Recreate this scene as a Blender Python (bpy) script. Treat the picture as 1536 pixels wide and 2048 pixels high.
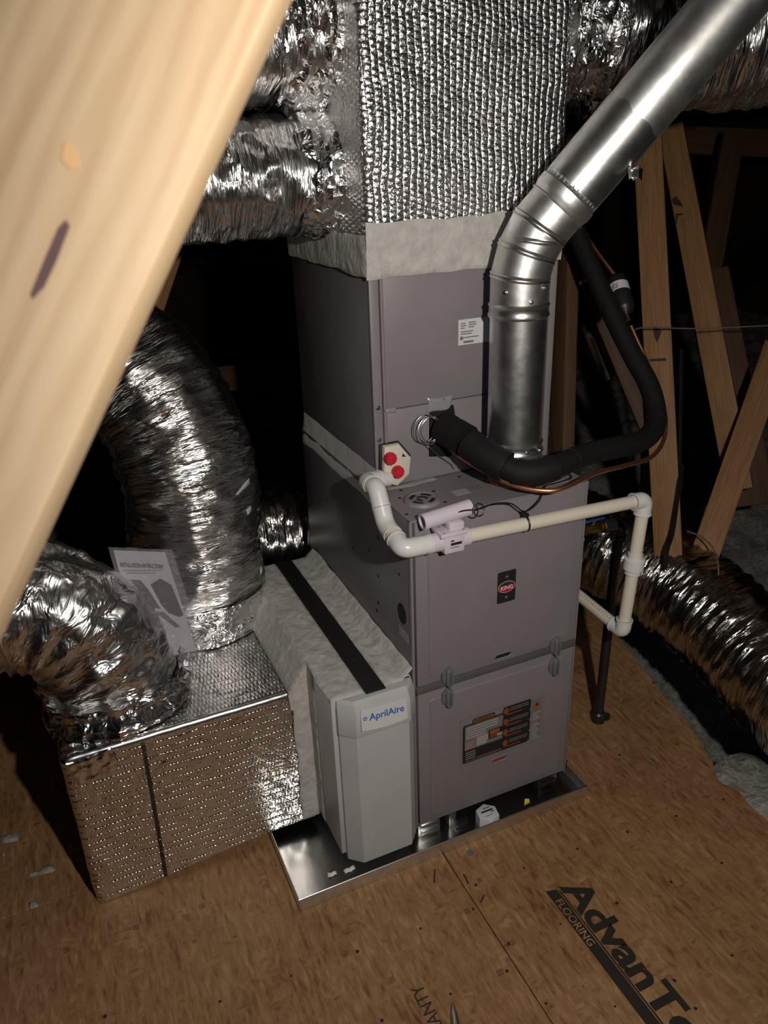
import bpy, bmesh, math, random
from mathutils import Vector, Matrix, noise, Euler
random.seed(7)
S = bpy.context.scene
COL = S.collection
for o in list(bpy.data.objects):
    bpy.data.objects.remove(o)

# ------------------------------------------------------------------ camera
FPX = 1560.2
CAM = Vector((-0.6284, -1.3238, 1.6093))
ROT = Euler((1.14120, 0.03344, -0.42283), 'XYZ')
cd = bpy.data.cameras.new('camera')
cd.sensor_fit = 'VERTICAL'
cd.sensor_height = 36.0
cd.lens = 36.0 * FPX / 2048.0
cd.clip_start = 0.02
cd.dof.use_dof = True
cd.dof.focus_distance = 1.8
cd.dof.aperture_fstop = 7.0
cam = bpy.data.objects.new('camera', cd)
cam.location = CAM
cam.rotation_euler = ROT
COL.objects.link(cam)
S.camera = cam
RM = ROT.to_matrix()

# ------------------------------------------------------------------ light and exposure
wd = bpy.data.worlds.new('world')
S.world = wd
wd.use_nodes = True
wd.node_tree.nodes['Background'].inputs[0].default_value = (0.9, 0.85, 0.8, 1)
wd.node_tree.nodes['Background'].inputs[1].default_value = 0.0015

def lamp(name, loc, power, color, radius, target=None, angle=None, blend=1.0):
    l = bpy.data.lights.new(name, 'SPOT' if angle else 'POINT')
    l.energy = power
    l.color = color
    l.shadow_soft_size = radius
    o = bpy.data.objects.new(name, l)
    o.location = loc
    if angle:
        l.spot_size = math.radians(angle)
        l.spot_blend = blend
        o.rotation_euler = (Vector(target) - Vector(loc)).to_track_quat('-Z', 'Y').to_euler()
    COL.objects.link(o)
    return o
lamp('head_lamp', (-0.27, -1.42, 1.69), 80, (1.0, 0.93, 0.84), 0.022, (0.12, 0.2, 0.95), 150, 1.0)
lamp('cool_light', (-0.70, -1.33, 1.64), 1.8, (0.35, 0.58, 1.0), 0.010)  # small cool point light added beside the camera for bluish reflections

S.view_settings.view_transform = 'Standard'
S.view_settings.look = 'None'
S.view_settings.gamma = 1
S.view_settings.exposure = 0.0
S.view_settings.use_curve_mapping = False

# ------------------------------------------------------------------ materials
MATS = {}
def mat(name, color=(0.5, 0.5, 0.5), rough=0.5, metal=0.0, spec=0.5, build=None, trans=0.0, alpha=1.0):
    m = bpy.data.materials.new(name)
    m.use_nodes = True
    nt = m.node_tree
    b = nt.nodes['Principled BSDF']
    b.inputs['Base Color'].default_value = (*color, 1)
    b.inputs['Roughness'].default_value = rough
    b.inputs['Metallic'].default_value = metal
    b.inputs['Specular IOR Level'].default_value = spec
    if trans:
        b.inputs['Transmission Weight'].default_value = trans
    if alpha < 1:
        b.inputs['Alpha'].default_value = alpha
    if build:
        build(nt, b)
    MATS[name] = m
    return m
def N(nt, t, **kw):
    n = nt.nodes.new(t)
    for k, v in kw.items():
        if k.startswith('i_'):
            n.inputs[k[2:].replace('_', ' ')].default_value = v
        else:
            setattr(n, k, v)
    return n
def L(nt, a, b):
    nt.links.new(a, b)
def mapped(nt, scale=(1, 1, 1), src='Object', rot=(0, 0, 0)):
    tc = N(nt, 'ShaderNodeTexCoord')
    mp = N(nt, 'ShaderNodeMapping')
    mp.inputs['Scale'].default_value = scale
    mp.inputs['Rotation'].default_value = rot
    L(nt, tc.outputs[src], mp.inputs['Vector'])
    return mp.outputs['Vector']
def ramp(nt, fac, stops):
    r = N(nt, 'ShaderNodeValToRGB')
    e = r.color_ramp.elements
    while len(e) < len(stops):
        e.new(0.5)
    for i, (p, c) in enumerate(stops):
        e[i].position = p
        e[i].color = (*c, 1)
    L(nt, fac, r.inputs['Fac'])
    return r.outputs['Color']
def noise_tex(nt, vec, scale, detail=3.0, rough=0.55, dist=0.0):
    n = N(nt, 'ShaderNodeTexNoise')
    n.inputs['Scale'].default_value = scale
    n.inputs['Detail'].default_value = detail
    n.inputs['Roughness'].default_value = rough
    n.inputs['Distortion'].default_value = dist
    L(nt, vec, n.inputs['Vector'])
    return n.outputs['Fac']
def bump(nt, b, height, strength=0.3, dist=0.01, prev=None):
    n = N(nt, 'ShaderNodeBump')
    n.inputs['Strength'].default_value = strength
    n.inputs['Distance'].default_value = dist
    L(nt, height, n.inputs['Height'])
    if prev is not None:
        L(nt, prev, n.inputs['Normal'])
    L(nt, n.outputs['Normal'], b.inputs['Normal'])
    return n.outputs['Normal']
def mix(nt, fac, a, b, mode='MIX'):
    m = N(nt, 'ShaderNodeMix', data_type='RGBA', blend_type=mode)
    if isinstance(fac, float):
        m.inputs[0].default_value = fac
    else:
        L(nt, fac, m.inputs[0])
    for s, v in ((m.inputs[6], a), (m.inputs[7], b)):
        if isinstance(v, tuple):
            s.default_value = (*v, 1)
        else:
            L(nt, v, s)
    return m.outputs[2]
def math_n(nt, op, a, b=None, c=None):
    m = N(nt, 'ShaderNodeMath', operation=op)
    for i, v in enumerate((a, b, c)):
        if v is None:
            continue
        if isinstance(v, (int, float)):
            m.inputs[i].default_value = v
        else:
            L(nt, v, m.inputs[i])
    return m.outputs[0]

def painted(strength):
    def f(nt, b):
        v = mapped(nt)
        bump(nt, b, noise_tex(nt, v, 700, 2), strength, 0.001)
        n = noise_tex(nt, v, 9, 4)
        c = b.inputs['Base Color'].default_value[:3]
        L(nt, ramp(nt, n, [(0.3, tuple(k * 0.94 for k in c)), (0.7, tuple(min(1, k * 1.05) for k in c))]), b.inputs['Base Color'])
    return f
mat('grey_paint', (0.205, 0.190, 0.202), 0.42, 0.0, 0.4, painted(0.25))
mat('grey_paint_shaded', (0.135, 0.126, 0.135), 0.38, 0.0, 0.4, painted(0.2))  # same paint as grey_paint, with the shade of the cabinet sides in its colour
mat('white_paint', (0.46, 0.47, 0.48), 0.4, 0.0, 0.4, painted(0.1))
mat('white_plastic', (0.60, 0.60, 0.62), 0.35)
mat('gasket', (0.085, 0.085, 0.085), 0.7)
mat('latch_grey', (0.14, 0.14, 0.14), 0.5)
mat('hole_black', (0.006, 0.006, 0.006), 0.8)
mat('black_print', (0.012, 0.012, 0.012), 0.6)
mat('black_plastic', (0.015, 0.015, 0.016), 0.4)
mat('black_iron', (0.018, 0.017, 0.016), 0.38)
mat('red_plug', (0.55, 0.015, 0.03), 0.4)
mat('red_print', (0.42, 0.012, 0.03), 0.4)
mat('orange_print', (0.27, 0.10, 0.025), 0.5)
mat('rust_print', (0.22, 0.045, 0.018), 0.5)
mat('pale_print', (0.33, 0.315, 0.31), 0.5)
mat('grey_print', (0.16, 0.155, 0.16), 0.5)
mat('pink_print', (0.35, 0.20, 0.19), 0.5)
mat('white_print', (0.62, 0.60, 0.60), 0.5)
mat('blue_print', (0.03, 0.13, 0.42), 0.5)
mat('green_print', (0.12, 0.20, 0.17), 0.5)
mat('copper', (0.80, 0.36, 0.19), 0.42, 1.0)
mat('brass', (0.35, 0.24, 0.08), 0.4, 1.0)
mat('blue_handle', (0.02, 0.07, 0.25), 0.4)
mat('yellow_tag', (0.75, 0.62, 0.02), 0.5)
mat('steel', (0.62, 0.62, 0.62), 0.28, 1.0)
mat('wire_silver', (0.55, 0.53, 0.50), 0.35, 1.0)
mat('cable_black', (0.01, 0.01, 0.01), 0.4)
mat('cable_grey', (0.16, 0.14, 0.12), 0.6)
mat('paper', (0.47, 0.45, 0.49), 0.6)
mat('pvc_cream', (0.68, 0.63, 0.53), 0.38)
mat('pvc_white', (0.66, 0.66, 0.65), 0.3)
mat('pvc_lavender', (0.60, 0.54, 0.61), 0.4)
mat('pvc_primer', (0.66, 0.52, 0.45), 0.4)
mat('plate_cream', (0.62, 0.58, 0.48), 0.45)

def f_foam(nt, b):
    v = mapped(nt)
    bump(nt, b, noise_tex(nt, v, 160, 4), 0.35, 0.003)
mat('black_foam', (0.008, 0.008, 0.008), 0.7, 0, 0.25, f_foam)

def f_galv(nt, b, lo=0.34, hi=0.50, k=1.0):
    v = mapped(nt)
    vo = N(nt, 'ShaderNodeTexVoronoi')
    vo.inputs['Scale'].default_value = 70
    L(nt, v, vo.inputs['Vector'])
    L(nt, ramp(nt, vo.outputs['Color'], [(0.0, (0.66 * k, 0.66 * k, 0.65 * k)), (1.0, (0.80 * k, 0.80 * k, 0.79 * k))]), b.inputs['Base Color'])
    n = noise_tex(nt, v, 25, 4)
    r = N(nt, 'ShaderNodeMapRange')
    r.inputs[3].default_value = lo
    r.inputs[4].default_value = hi
    L(nt, n, r.inputs[0])
    L(nt, r.outputs[0], b.inputs['Roughness'])
    bump(nt, b, noise_tex(nt, v, 18, 2), 0.08, 0.01)
mat('galvanized', (0.5, 0.5, 0.5), 0.3, 1.0, 0.5, lambda nt, b: f_galv(nt, b, 0.26, 0.42, 0.94))
mat('galvanized_bright', (0.70, 0.69, 0.67), 0.3, 1.0, 0.5, f_galv)
def f_pan(nt, b):
    v = mapped(nt)
    bump(nt, b, noise_tex(nt, v, 7, 3), 0.12, 0.02)
mat('pan_metal', (0.46, 0.46, 0.44), 0.24, 1.0, 0.5, f_pan)

# crinkled foil over a flexible duct; UV: u metres along, v metres around
def foil(name, col, rough, s_long, s_round, strength, fine, crk=0.12):
    def f(nt, b):
        v = mapped(nt, (s_long, s_round, 1), 'UV')
        n1 = noise_tex(nt, v, 1.0, 3.0, 0.6, 0.8)
        v2 = mapped(nt)
        vo = N(nt, 'ShaderNodeTexVoronoi', feature='DISTANCE_TO_EDGE')
        vo.inputs['Scale'].default_value = fine
        L(nt, v2, vo.inputs['Vector'])
        h2 = math_n(nt, 'MINIMUM', vo.outputs['Distance'], 0.22)
        n2 = noise_tex(nt, v2, fine * 2.2, 2)
        p = bump(nt, b, n1, strength, 0.02)
        p = bump(nt, b, h2, strength * crk, 0.012, p)
        bump(nt, b, n2, strength * crk * 0.6, 0.006, p)
    return mat(name, col, rough, 1.0, 0.5, f)
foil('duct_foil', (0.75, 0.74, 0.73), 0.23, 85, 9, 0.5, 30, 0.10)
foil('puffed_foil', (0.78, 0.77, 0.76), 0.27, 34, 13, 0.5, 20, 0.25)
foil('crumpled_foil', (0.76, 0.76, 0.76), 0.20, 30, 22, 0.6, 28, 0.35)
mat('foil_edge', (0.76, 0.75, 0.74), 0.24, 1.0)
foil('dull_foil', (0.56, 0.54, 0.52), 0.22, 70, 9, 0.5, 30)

# reflective bubble wrap: rows of bubbles with stitched creases between the rows
def bubble(name, row_axis, row, pitch, dome_w, groove_w, strength, rough, pebble):
    def f(nt, b):
        tc = N(nt, 'ShaderNodeTexCoord')
        wob = N(nt, 'ShaderNodeTexNoise')
        wob.inputs['Scale'].default_value = 9
        L(nt, tc.outputs['Object'], wob.inputs['Vector'])
        sp = N(nt, 'ShaderNodeSeparateXYZ')
        L(nt, tc.outputs['Object'], sp.inputs[0])
        xy = math_n(nt, 'ADD', sp.outputs[0], sp.outputs[1])
        if row_axis == 'XY':
            ra, ru = xy, sp.outputs[2]
        elif row_axis == 'Z':
            ra, ru = sp.outputs[2], xy
        else:
            ra, ru = sp.outputs[1], sp.outputs[0]
        w = math_n(nt, 'MULTIPLY', math_n(nt, 'SUBTRACT', wob.outputs['Fac'], 0.5), 0.014)
        a = math_n(nt, 'DIVIDE', math_n(nt, 'ADD', ra, w), row)
        c = math_n(nt, 'DIVIDE', math_n(nt, 'ADD', ru, w), pitch)
        half = math_n(nt, 'MULTIPLY', math_n(nt, 'FLOOR', a), 0.5)
        ca = math_n(nt, 'ABSOLUTE', math_n(nt, 'SINE', math_n(nt, 'MULTIPLY', a, math.pi)))
        cc = math_n(nt, 'ABSOLUTE', math_n(nt, 'SINE', math_n(nt, 'MULTIPLY', math_n(nt, 'ADD', c, half), math.pi)))
        dome = math_n(nt, 'MULTIPLY', math_n(nt, 'POWER', math_n(nt, 'MULTIPLY', ca, cc), 0.5), dome_w)
        near = math_n(nt, 'POWER', math_n(nt, 'SUBTRACT', 1.0, ca), 5.0)
        brk = N(nt, 'ShaderNodeMapRange')
        brk.inputs[1].default_value = 0.40
        brk.inputs[2].default_value = 0.58
        L(nt, noise_tex(nt, tc.outputs['Object'], 45, 2), brk.inputs[0])
        groove = math_n(nt, 'MULTIPLY', math_n(nt, 'MULTIPLY', math_n(nt, 'MULTIPLY', near, brk.outputs[0]), math_n(nt, 'ADD', math_n(nt, 'MULTIPLY', cc, 0.9), 0.1)), groove_w)
        h = math_n(nt, 'SUBTRACT', dome, groove)
        n2 = noise_tex(nt, tc.outputs['Object'], 140, 3, 0.6, 0.5)
        n3 = noise_tex(nt, tc.outputs['Object'], 22, 3, 0.6, 0.5)
        p = bump(nt, b, n3, strength * 0.5, 0.02)
        p = bump(nt, b, h, strength, 0.004, p)
        bump(nt, b, n2, pebble, 0.004, p)
    return mat(name, (0.76, 0.75, 0.75), rough, 1.0, 0.5, f)
bubble('bubble_foil_tall', 'XY', 0.0150, 0.0120, 1.15, 0.25, 0.5, 0.30, 0.6)
bubble('bubble_foil_low', 'Z', 0.0190, 0.0085, 0.10, 1.5, 0.75, 0.19, 0.20)
bubble('bubble_foil_lid', 'Y', 0.0190, 0.0095, 0.5, 0.5, 0.45, 0.24, 0.35)

def f_mastic(nt, b):
    v = mapped(nt)
    n = noise_tex(nt, v, 40, 5, 0.6)
    L(nt, ramp(nt, n, [(0.3, (0.40, 0.39, 0.37)), (0.7, (0.52, 0.51, 0.48))]), b.inputs['Base Color'])
    p = bump(nt, b, noise_tex(nt, v, 55, 5, 0.6), 0.5, 0.006)
    bump(nt, b, noise_tex(nt, v, 14, 3), 0.4, 0.02, p)
mat('mastic', (0.45, 0.44, 0.42), 0.6, 0, 0.4, f_mastic)
def f_tape(nt, b):
    v = mapped(nt)
    bump(nt, b, noise_tex(nt, v, 90, 4), 0.25, 0.004)
mat('grey_tape', (0.50, 0.48, 0.46), 0.5, 0.0, 0.5, f_tape)

def wood(name, dark, mid, light, axis_scale, knots=True, rough=0.6):
    def f(nt, b):
        v = mapped(nt, axis_scale)
        n = noise_tex(nt, v, 6, 5, 0.6, 1.2)
        w = N(nt, 'ShaderNodeTexWave')
        w.inputs['Scale'].default_value = 4.5
        w.inputs['Distortion'].default_value = 6.5
        w.inputs['Detail'].default_value = 3
        w.inputs['Detail Scale'].default_value = 1.4
        L(nt, v, w.inputs['Vector'])
        f1 = math_n(nt, 'ADD', math_n(nt, 'MULTIPLY', n, 0.75), math_n(nt, 'MULTIPLY', w.outputs['Fac'], 0.22))
        c = ramp(nt, f1, [(0.25, dark), (0.48, mid), (0.72, light)])
        big = noise_tex(nt, mapped(nt), 7, 2)
        c = mix(nt, math_n(nt, 'MULTIPLY', big, 0.5), c, mid)
        L(nt, c, b.inputs['Base Color'])
        bump(nt, b, f1, 0.12, 0.004)
    return mat(name, mid, rough, 0, 0.3, f)
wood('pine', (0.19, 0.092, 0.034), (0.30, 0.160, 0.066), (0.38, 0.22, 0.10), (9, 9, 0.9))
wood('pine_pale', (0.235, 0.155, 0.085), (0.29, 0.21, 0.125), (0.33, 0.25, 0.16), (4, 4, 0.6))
wood('pine_shaded', (0.05, 0.026, 0.014), (0.085, 0.046, 0.024), (0.12, 0.07, 0.038), (9, 9, 0.9))  # darker copy of pine: dimness of the far timbers put into the colour

def f_floor(nt, b):
    # wafer board: long strands of several browns lying in crossing directions
    base = mapped(nt)
    lay = []
    for sx, sy, rz, sc in ((80, 15, 0.30, 1.0), (75, 17, -0.35, 1.0), (26, 70, 0.2, 1.0), (150, 34, 0.2, 1.0)):
        lay.append(noise_tex(nt, mapped(nt, (sx, sy, 1), 'Object', (0, 0, rz)), sc, 4, 0.62, 0.7))
    pick = noise_tex(nt, base, 17, 2, 0.5, 0.6)
    m1 = mix(nt, ramp(nt, pick, [(0.38, (0, 0, 0)), (0.60, (1, 1, 1))]), lay[0], lay[1])
    pick2 = noise_tex(nt, mapped(nt, (1.4, 0.8, 1), 'Object', (0, 0, 0.7)), 23, 2, 0.5, 0.4)
    m2 = mix(nt, ramp(nt, pick2, [(0.55, (0, 0, 0)), (0.66, (1, 1, 1))]), m1, lay[2])
    big = noise_tex(nt, base, 3.0, 3, 0.6)
    f = math_n(nt, 'ADD', math_n(nt, 'MULTIPLY', m2, 0.7), math_n(nt, 'MULTIPLY', big, 0.3))
    c = ramp(nt, f, [(0.36, (0.14, 0.062, 0.026)), (0.46, (0.26, 0.135, 0.058)), (0.55, (0.325, 0.183, 0.084)), (0.65, (0.42, 0.265, 0.135))])
    dk = ramp(nt, lay[3], [(0.29, (0.45, 0.38, 0.33)), (0.36, (1, 1, 1))])
    c = mix(nt, 0.9, c, dk, 'MULTIPLY')
    L(nt, c, b.inputs['Base Color'])
    bump(nt, b, m2, 0.15, 0.003)
mat('subfloor', (0.25, 0.14, 0.06), 0.55, 0, 0.35, f_floor)
mat('ink', (0.022, 0.017, 0.012), 0.6)
def f_ins(nt, b):
    v = mapped(nt)
    n = noise_tex(nt, v, 45, 5, 0.7)
    L(nt, ramp(nt, n, [(0.3, (0.16, 0.16, 0.15)), (0.7, (0.50, 0.49, 0.45))]), b.inputs['Base Color'])
    bump(nt, b, n, 0.8, 0.02)
mat('loose_insulation', (0.4, 0.4, 0.38), 0.9, 0, 0.2, f_ins)
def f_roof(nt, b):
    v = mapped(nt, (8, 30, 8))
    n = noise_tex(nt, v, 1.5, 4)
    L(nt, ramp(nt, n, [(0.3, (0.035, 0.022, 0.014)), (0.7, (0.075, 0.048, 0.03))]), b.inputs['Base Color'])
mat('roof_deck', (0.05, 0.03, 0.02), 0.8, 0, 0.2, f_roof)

def f_bag(nt, b):
    v = mapped(nt)
    p = bump(nt, b, noise_tex(nt, v, 28, 3, 0.6, 1.0), 0.6, 0.02)
mat('clear_bag', (0.55, 0.52, 0.58), 0.16, 0, 0.6, f_bag, 0.0, 0.14)

# ------------------------------------------------------------------ mesh helpers
WLOC = {}
class MB:
    """collects shapes in world coordinates and links them as ONE mesh object"""
    def __init__(self):
        self.v, self.f, self.m, self.uv, self.slots = [], [], [], {}, []
    def slot(self, m):
        if m not in self.slots:
            self.slots.append(m)
        return self.slots.index(m)
    def add(self, verts, faces, m, uv=None):
        o = len(self.v)
        self.v += [Vector(p) for p in verts]
        s = self.slot(m)
        for k, f in enumerate(faces):
            if uv:
                self.uv[len(self.f)] = uv[k]
            self.f.append([i + o for i in f])
            self.m.append(s)
    def bm(self, b, m):
        b.verts.ensure_lookup_table()
        b.verts.index_update()
        self.add([v.co.copy() for v in b.verts], [[v.index for v in f.verts] for f in b.faces], m)
        b.free()
    def box(self, x0, x1, y0, y1, z0, z1, m, bev=0.0, seg=2, M=None):
        b = bmesh.new()
        bmesh.ops.create_cube(b, size=1)
        for v in b.verts:
            v.co = Vector(((x0 + x1) / 2 + v.co.x * (x1 - x0), (y0 + y1) / 2 + v.co.y * (y1 - y0), (z0 + z1) / 2 + v.co.z * (z1 - z0)))
        if bev:
            bmesh.ops.bevel(b, geom=list(b.edges), offset=bev, segments=seg, profile=0.5, affect='EDGES')
        if M is not None:
            b.transform(M)
        self.bm(b, m)
        return self
    def loft(self, rings, m, caps=True, uv=None, closed=True):
        n = len(rings[0])
        vs = [p for r in rings for p in r]
        fs, us = [], []
        for i in range(len(rings) - 1):
            for j in range(n if closed else n - 1):
                k = (j + 1) % n
                fs.append([i * n + j, i * n + k, (i + 1) * n + k, (i + 1) * n + j])
                if uv:
                    us.append([uv(i, j), uv(i, j + 1), uv(i + 1, j + 1), uv(i + 1, j)])
        if caps and not uv:
            fs.append(list(range(n))[::-1])
            fs.append([(len(rings) - 1) * n + j for j in range(n)])
        self.add(vs, fs, m, us if uv else None)
        return self
    def tube(self, pts, r, m, seg=20, caps=True, inner=None):
        pts = [Vector(p) for p in pts]
        fr = frames(pts)
        rr = r if isinstance(r, (list, tuple)) else [r] * len(pts)
        rings = [[p + (u * math.cos(2 * math.pi * j / seg) + w * math.sin(2 * math.pi * j / seg)) * q for j in range(seg)] for p, (t, u, w), q in zip(pts, fr, rr)]
        if inner:
            rings = rings + [[p + (u * math.cos(2 * math.pi * j / seg) + w * math.sin(2 * math.pi * j / seg)) * inner for j in range(seg)] for p, (t, u, w) in list(zip(pts, fr))[::-1]]
            rings.append(rings[0])
            return self.loft(rings, m, False)
        return self.loft(rings, m, caps)
    def prism(self, poly, org, ux, uy, depth, m, bev=0.0):
        """polygon in the plane (org, ux, uy), extruded by depth along ux x uy"""
        org, ux, uy = Vector(org), Vector(ux), Vector(uy)
        nz = ux.cross(uy)
        b = bmesh.new()
        lo = [b.verts.new(org + ux * x + uy * y) for x, y in poly]
        hi = [b.verts.new(org + ux * x + uy * y + nz * depth) for x, y in poly]
        b.faces.new(lo[::-1])
        top = b.faces.new(hi)
        k = len(poly)
        for i in range(k):
            b.faces.new([lo[i], lo[(i + 1) % k], hi[(i + 1) % k], hi[i]])
        if bev:
            bmesh.ops.bevel(b, geom=list(top.edges), offset=bev, segments=2, profile=0.5, affect='EDGES')
        self.bm(b, m)
        return self
    def patch(self, P, u0, u1, v0, v1, nu, nv, t, jit, m, seed=0.0, skirt=True):
        """hand-brushed layer: ragged edges, uneven thickness; P(u, v, h) -> point"""
        vs, fs = [], []
        for i in range(nu + 1):
            for j in range(nv + 1):
                a, c = i / nu, j / nv
                e0 = jit * noise.noise((c * (v1 - v0) * 16 + seed, 3.1, 7.7 + seed))
                e1 = jit * noise.noise((c * (v1 - v0) * 16 - seed, 9.1, 1.7 + seed))
                g0 = jit * noise.noise((a * (u1 - u0) * 16 + seed, 5.1, 2.7 + seed))
                g1 = jit * noise.noise((a * (u1 - u0) * 16 - seed, 8.3, 4.4 + seed))
                u = (u0 + e0) * (1 - a) + (u1 + e1) * a
                v = (v0 + g0) * (1 - c) + (v1 + g1) * c
                edge = min(1.0, 6 * min(a, 1 - a) * nu / 8, 6 * min(c, 1 - c) * nv / 8)
                h = t * (0.15 + 0.85 * max(0, edge)) * (1 + 0.45 * noise.noise((u * 28 + seed, v * 28, seed)))
                vs.append(P(u, v, h))
        for i in range(nu):
            for j in range(nv):
                a = i * (nv + 1) + j
                fs.append([a, a + 1, a + nv + 2, a + nv + 1])
        self.add(vs, fs, m)
        return self
    def build(self, name, parent=None, smooth=True, angle=35, base=True):
        me = bpy.data.meshes.new(name)
        lo = Vector((min(p.x for p in self.v), min(p.y for p in self.v), min(p.z for p in self.v)))
        hi = Vector((max(p.x for p in self.v), max(p.y for p in self.v), max(p.z for p in self.v)))
        c = (lo + hi) / 2
        if base:
            c.z = lo.z
        me.from_pydata([p - c for p in self.v], [], self.f)
        for s in self.slots:
            me.materials.append(MATS[s])
        for p, s in zip(me.polygons, self.m):
            p.material_index = s
        if self.uv:
            l = me.uv_layers.new(name='UVMap')
            for fi, us in self.uv.items():
                for li, q in zip(me.polygons[fi].loop_indices, us):
                    l.data[li].uv = q
        me.update()
        b = bmesh.new()
        b.from_mesh(me)
        bmesh.ops.recalc_face_normals(b, faces=list(b.faces))
        b.to_mesh(me)
        b.free()
        if smooth:
            me.polygons.foreach_set('use_smooth', [True] * len(me.polygons))
            me.set_sharp_from_angle(angle=math.radians(angle))
        o = bpy.data.objects.new(name, me)
        COL.objects.link(o)
        place(o, c, parent)
        return o
def place(o, world, parent):
    if parent is not None:
        o.parent = parent
        o.location = Vector(world) - WLOC[parent.name]
    else:
        o.location = world
    WLOC[o.name] = Vector(world)
def frames(pts):
    out = []
    u = None
    for i, p in enumerate(pts):
        a = pts[max(0, i - 1)]
        b = pts[min(len(pts) - 1, i + 1)]
        t = (b - a)
        if t.length < 1e-9:
            t = Vector((0, 0, 1))
        t.normalize()
        if u is None:
            h = Vector((0, 0, 1)) if abs(t.z) < 0.9 else Vector((0, 1, 0))
            u = h.cross(t).normalized()
        u = (u - t * u.dot(t)).normalized()
        out.append((t, u, t.cross(u)))
    return out
def fillet(pts, rad, n=7):
    pts = [Vector(p) for p in pts]
    out = [pts[0]]
    for i in range(1, len(pts) - 1):
        a, p, b = pts[i - 1], pts[i], pts[i + 1]
        d = min(rad, (a - p).length * 0.48, (b - p).length * 0.48)
        p0 = p + (a - p).normalized() * d
        p1 = p + (b - p).normalized() * d
        for k in range(n + 1):
            t = k / n
            out.append(p0 * (1 - t) ** 2 + p * 2 * t * (1 - t) + p1 * t * t)
    out.append(pts[-1])
    return out
def spline(pts, n):
    pts = [Vector(p) for p in pts]
    P = [pts[0] * 2 - pts[1]] + pts + [pts[-1] * 2 - pts[-2]]
    raw = []
    for i in range(1, len(P) - 2):
        for k in range(24):
            t = k / 24
            a, b, c, d = P[i - 1], P[i], P[i + 1], P[i + 2]
            raw.append(0.5 * ((2 * b) + (c - a) * t + (2 * a - 5 * b + 4 * c - d) * t * t + (3 * b - a - 3 * c + d) * t ** 3))
    raw.append(pts[-1])
    L_ = [0]
    for i in range(1, len(raw)):
        L_.append(L_[-1] + (raw[i] - raw[i - 1]).length)
    out, j = [], 0
    for k in range(n):
        s = L_[-1] * k / (n - 1)
        while j < len(raw) - 2 and L_[j + 1] < s:
            j += 1
        t = (s - L_[j]) / max(1e-9, L_[j + 1] - L_[j])
        out.append(raw[j].lerp(raw[j + 1], min(1, t)))
    return out, L_[-1]
def at(u, v, d):
    """a point seen at pixel (u, v) of the 1536 x 2048 frame, d metres along the view axis"""
    return CAM + RM @ Vector(((u - 768) / FPX, -(v - 1024) / FPX, -1)) * d
def thing(name, label, cat, loc, group=None):
    o = bpy.data.objects.new(name, None)
    o.empty_display_size = 0.05
    COL.objects.link(o)
    o.location = loc
    WLOC[o.name] = Vector(loc)
    return tag(o, label, cat, group)
def tag(o, label, cat, group=None, kind=None):
    o['label'] = label
    o['category'] = cat
    if group:
        o['group'] = group
    if kind:
        o['kind'] = kind
    return o
def struct(o):
    o['kind'] = 'structure'
    return o
def rrect(w, h, r, n=5, cx=0, cy=0):
    out = []
    for sx, sy, a0 in ((1, 1, 0), (-1, 1, 90), (-1, -1, 180), (1, -1, 270)):
        for k in range(n + 1):
            a = math.radians(a0 + 90 * k / n)
            out.append((cx + sx * (w / 2 - r) + r * math.cos(a), cy + sy * (h / 2 - r) + r * math.sin(a)))
    return out
def ngon(r, n, cx=0, cy=0, ry=None, a0=0.0):
    return [(cx + r * math.cos(2 * math.pi * k / n + a0), cy + (ry or r) * math.sin(2 * math.pi * k / n + a0)) for k in range(n)]
def text(body, size, org, ux, uy, m, parent, name='lettering', thick=0.0004, shear=0.0, bold=0.0, space=1.0, align='LEFT', xs=1.0):
    c = bpy.data.curves.new('t', 'FONT')
    c.body = body
    c.size = size
    c.shear = shear
    c.offset = bold
    c.space_character = space
    c.align_x = align
    c.extrude = thick / 2
    c.resolution_u = 3
    t = bpy.data.objects.new('t', c)
    COL.objects.link(t)
    dg = bpy.context.evaluated_depsgraph_get()
    me = bpy.data.meshes.new_from_object(t.evaluated_get(dg))
    bpy.data.objects.remove(t)
    ux, uy, org = Vector(ux), Vector(uy), Vector(org)
    nz = ux.cross(uy)
    b = MB()
    b.add([org + ux * p.co.x * xs + uy * p.co.y + nz * (p.co.z + thick / 2) for p in me.vertices], [list(p.vertices) for p in me.polygons], m)
    bpy.data.meshes.remove(me)
    return b.build(name, parent, smooth=False)
X, Y, Z = Vector((1, 0, 0)), Vector((0, 1, 0)), Vector((0, 0, 1))
FX, FZ = X, Z            # front faces look towards -y: X x Z = -Y

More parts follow.
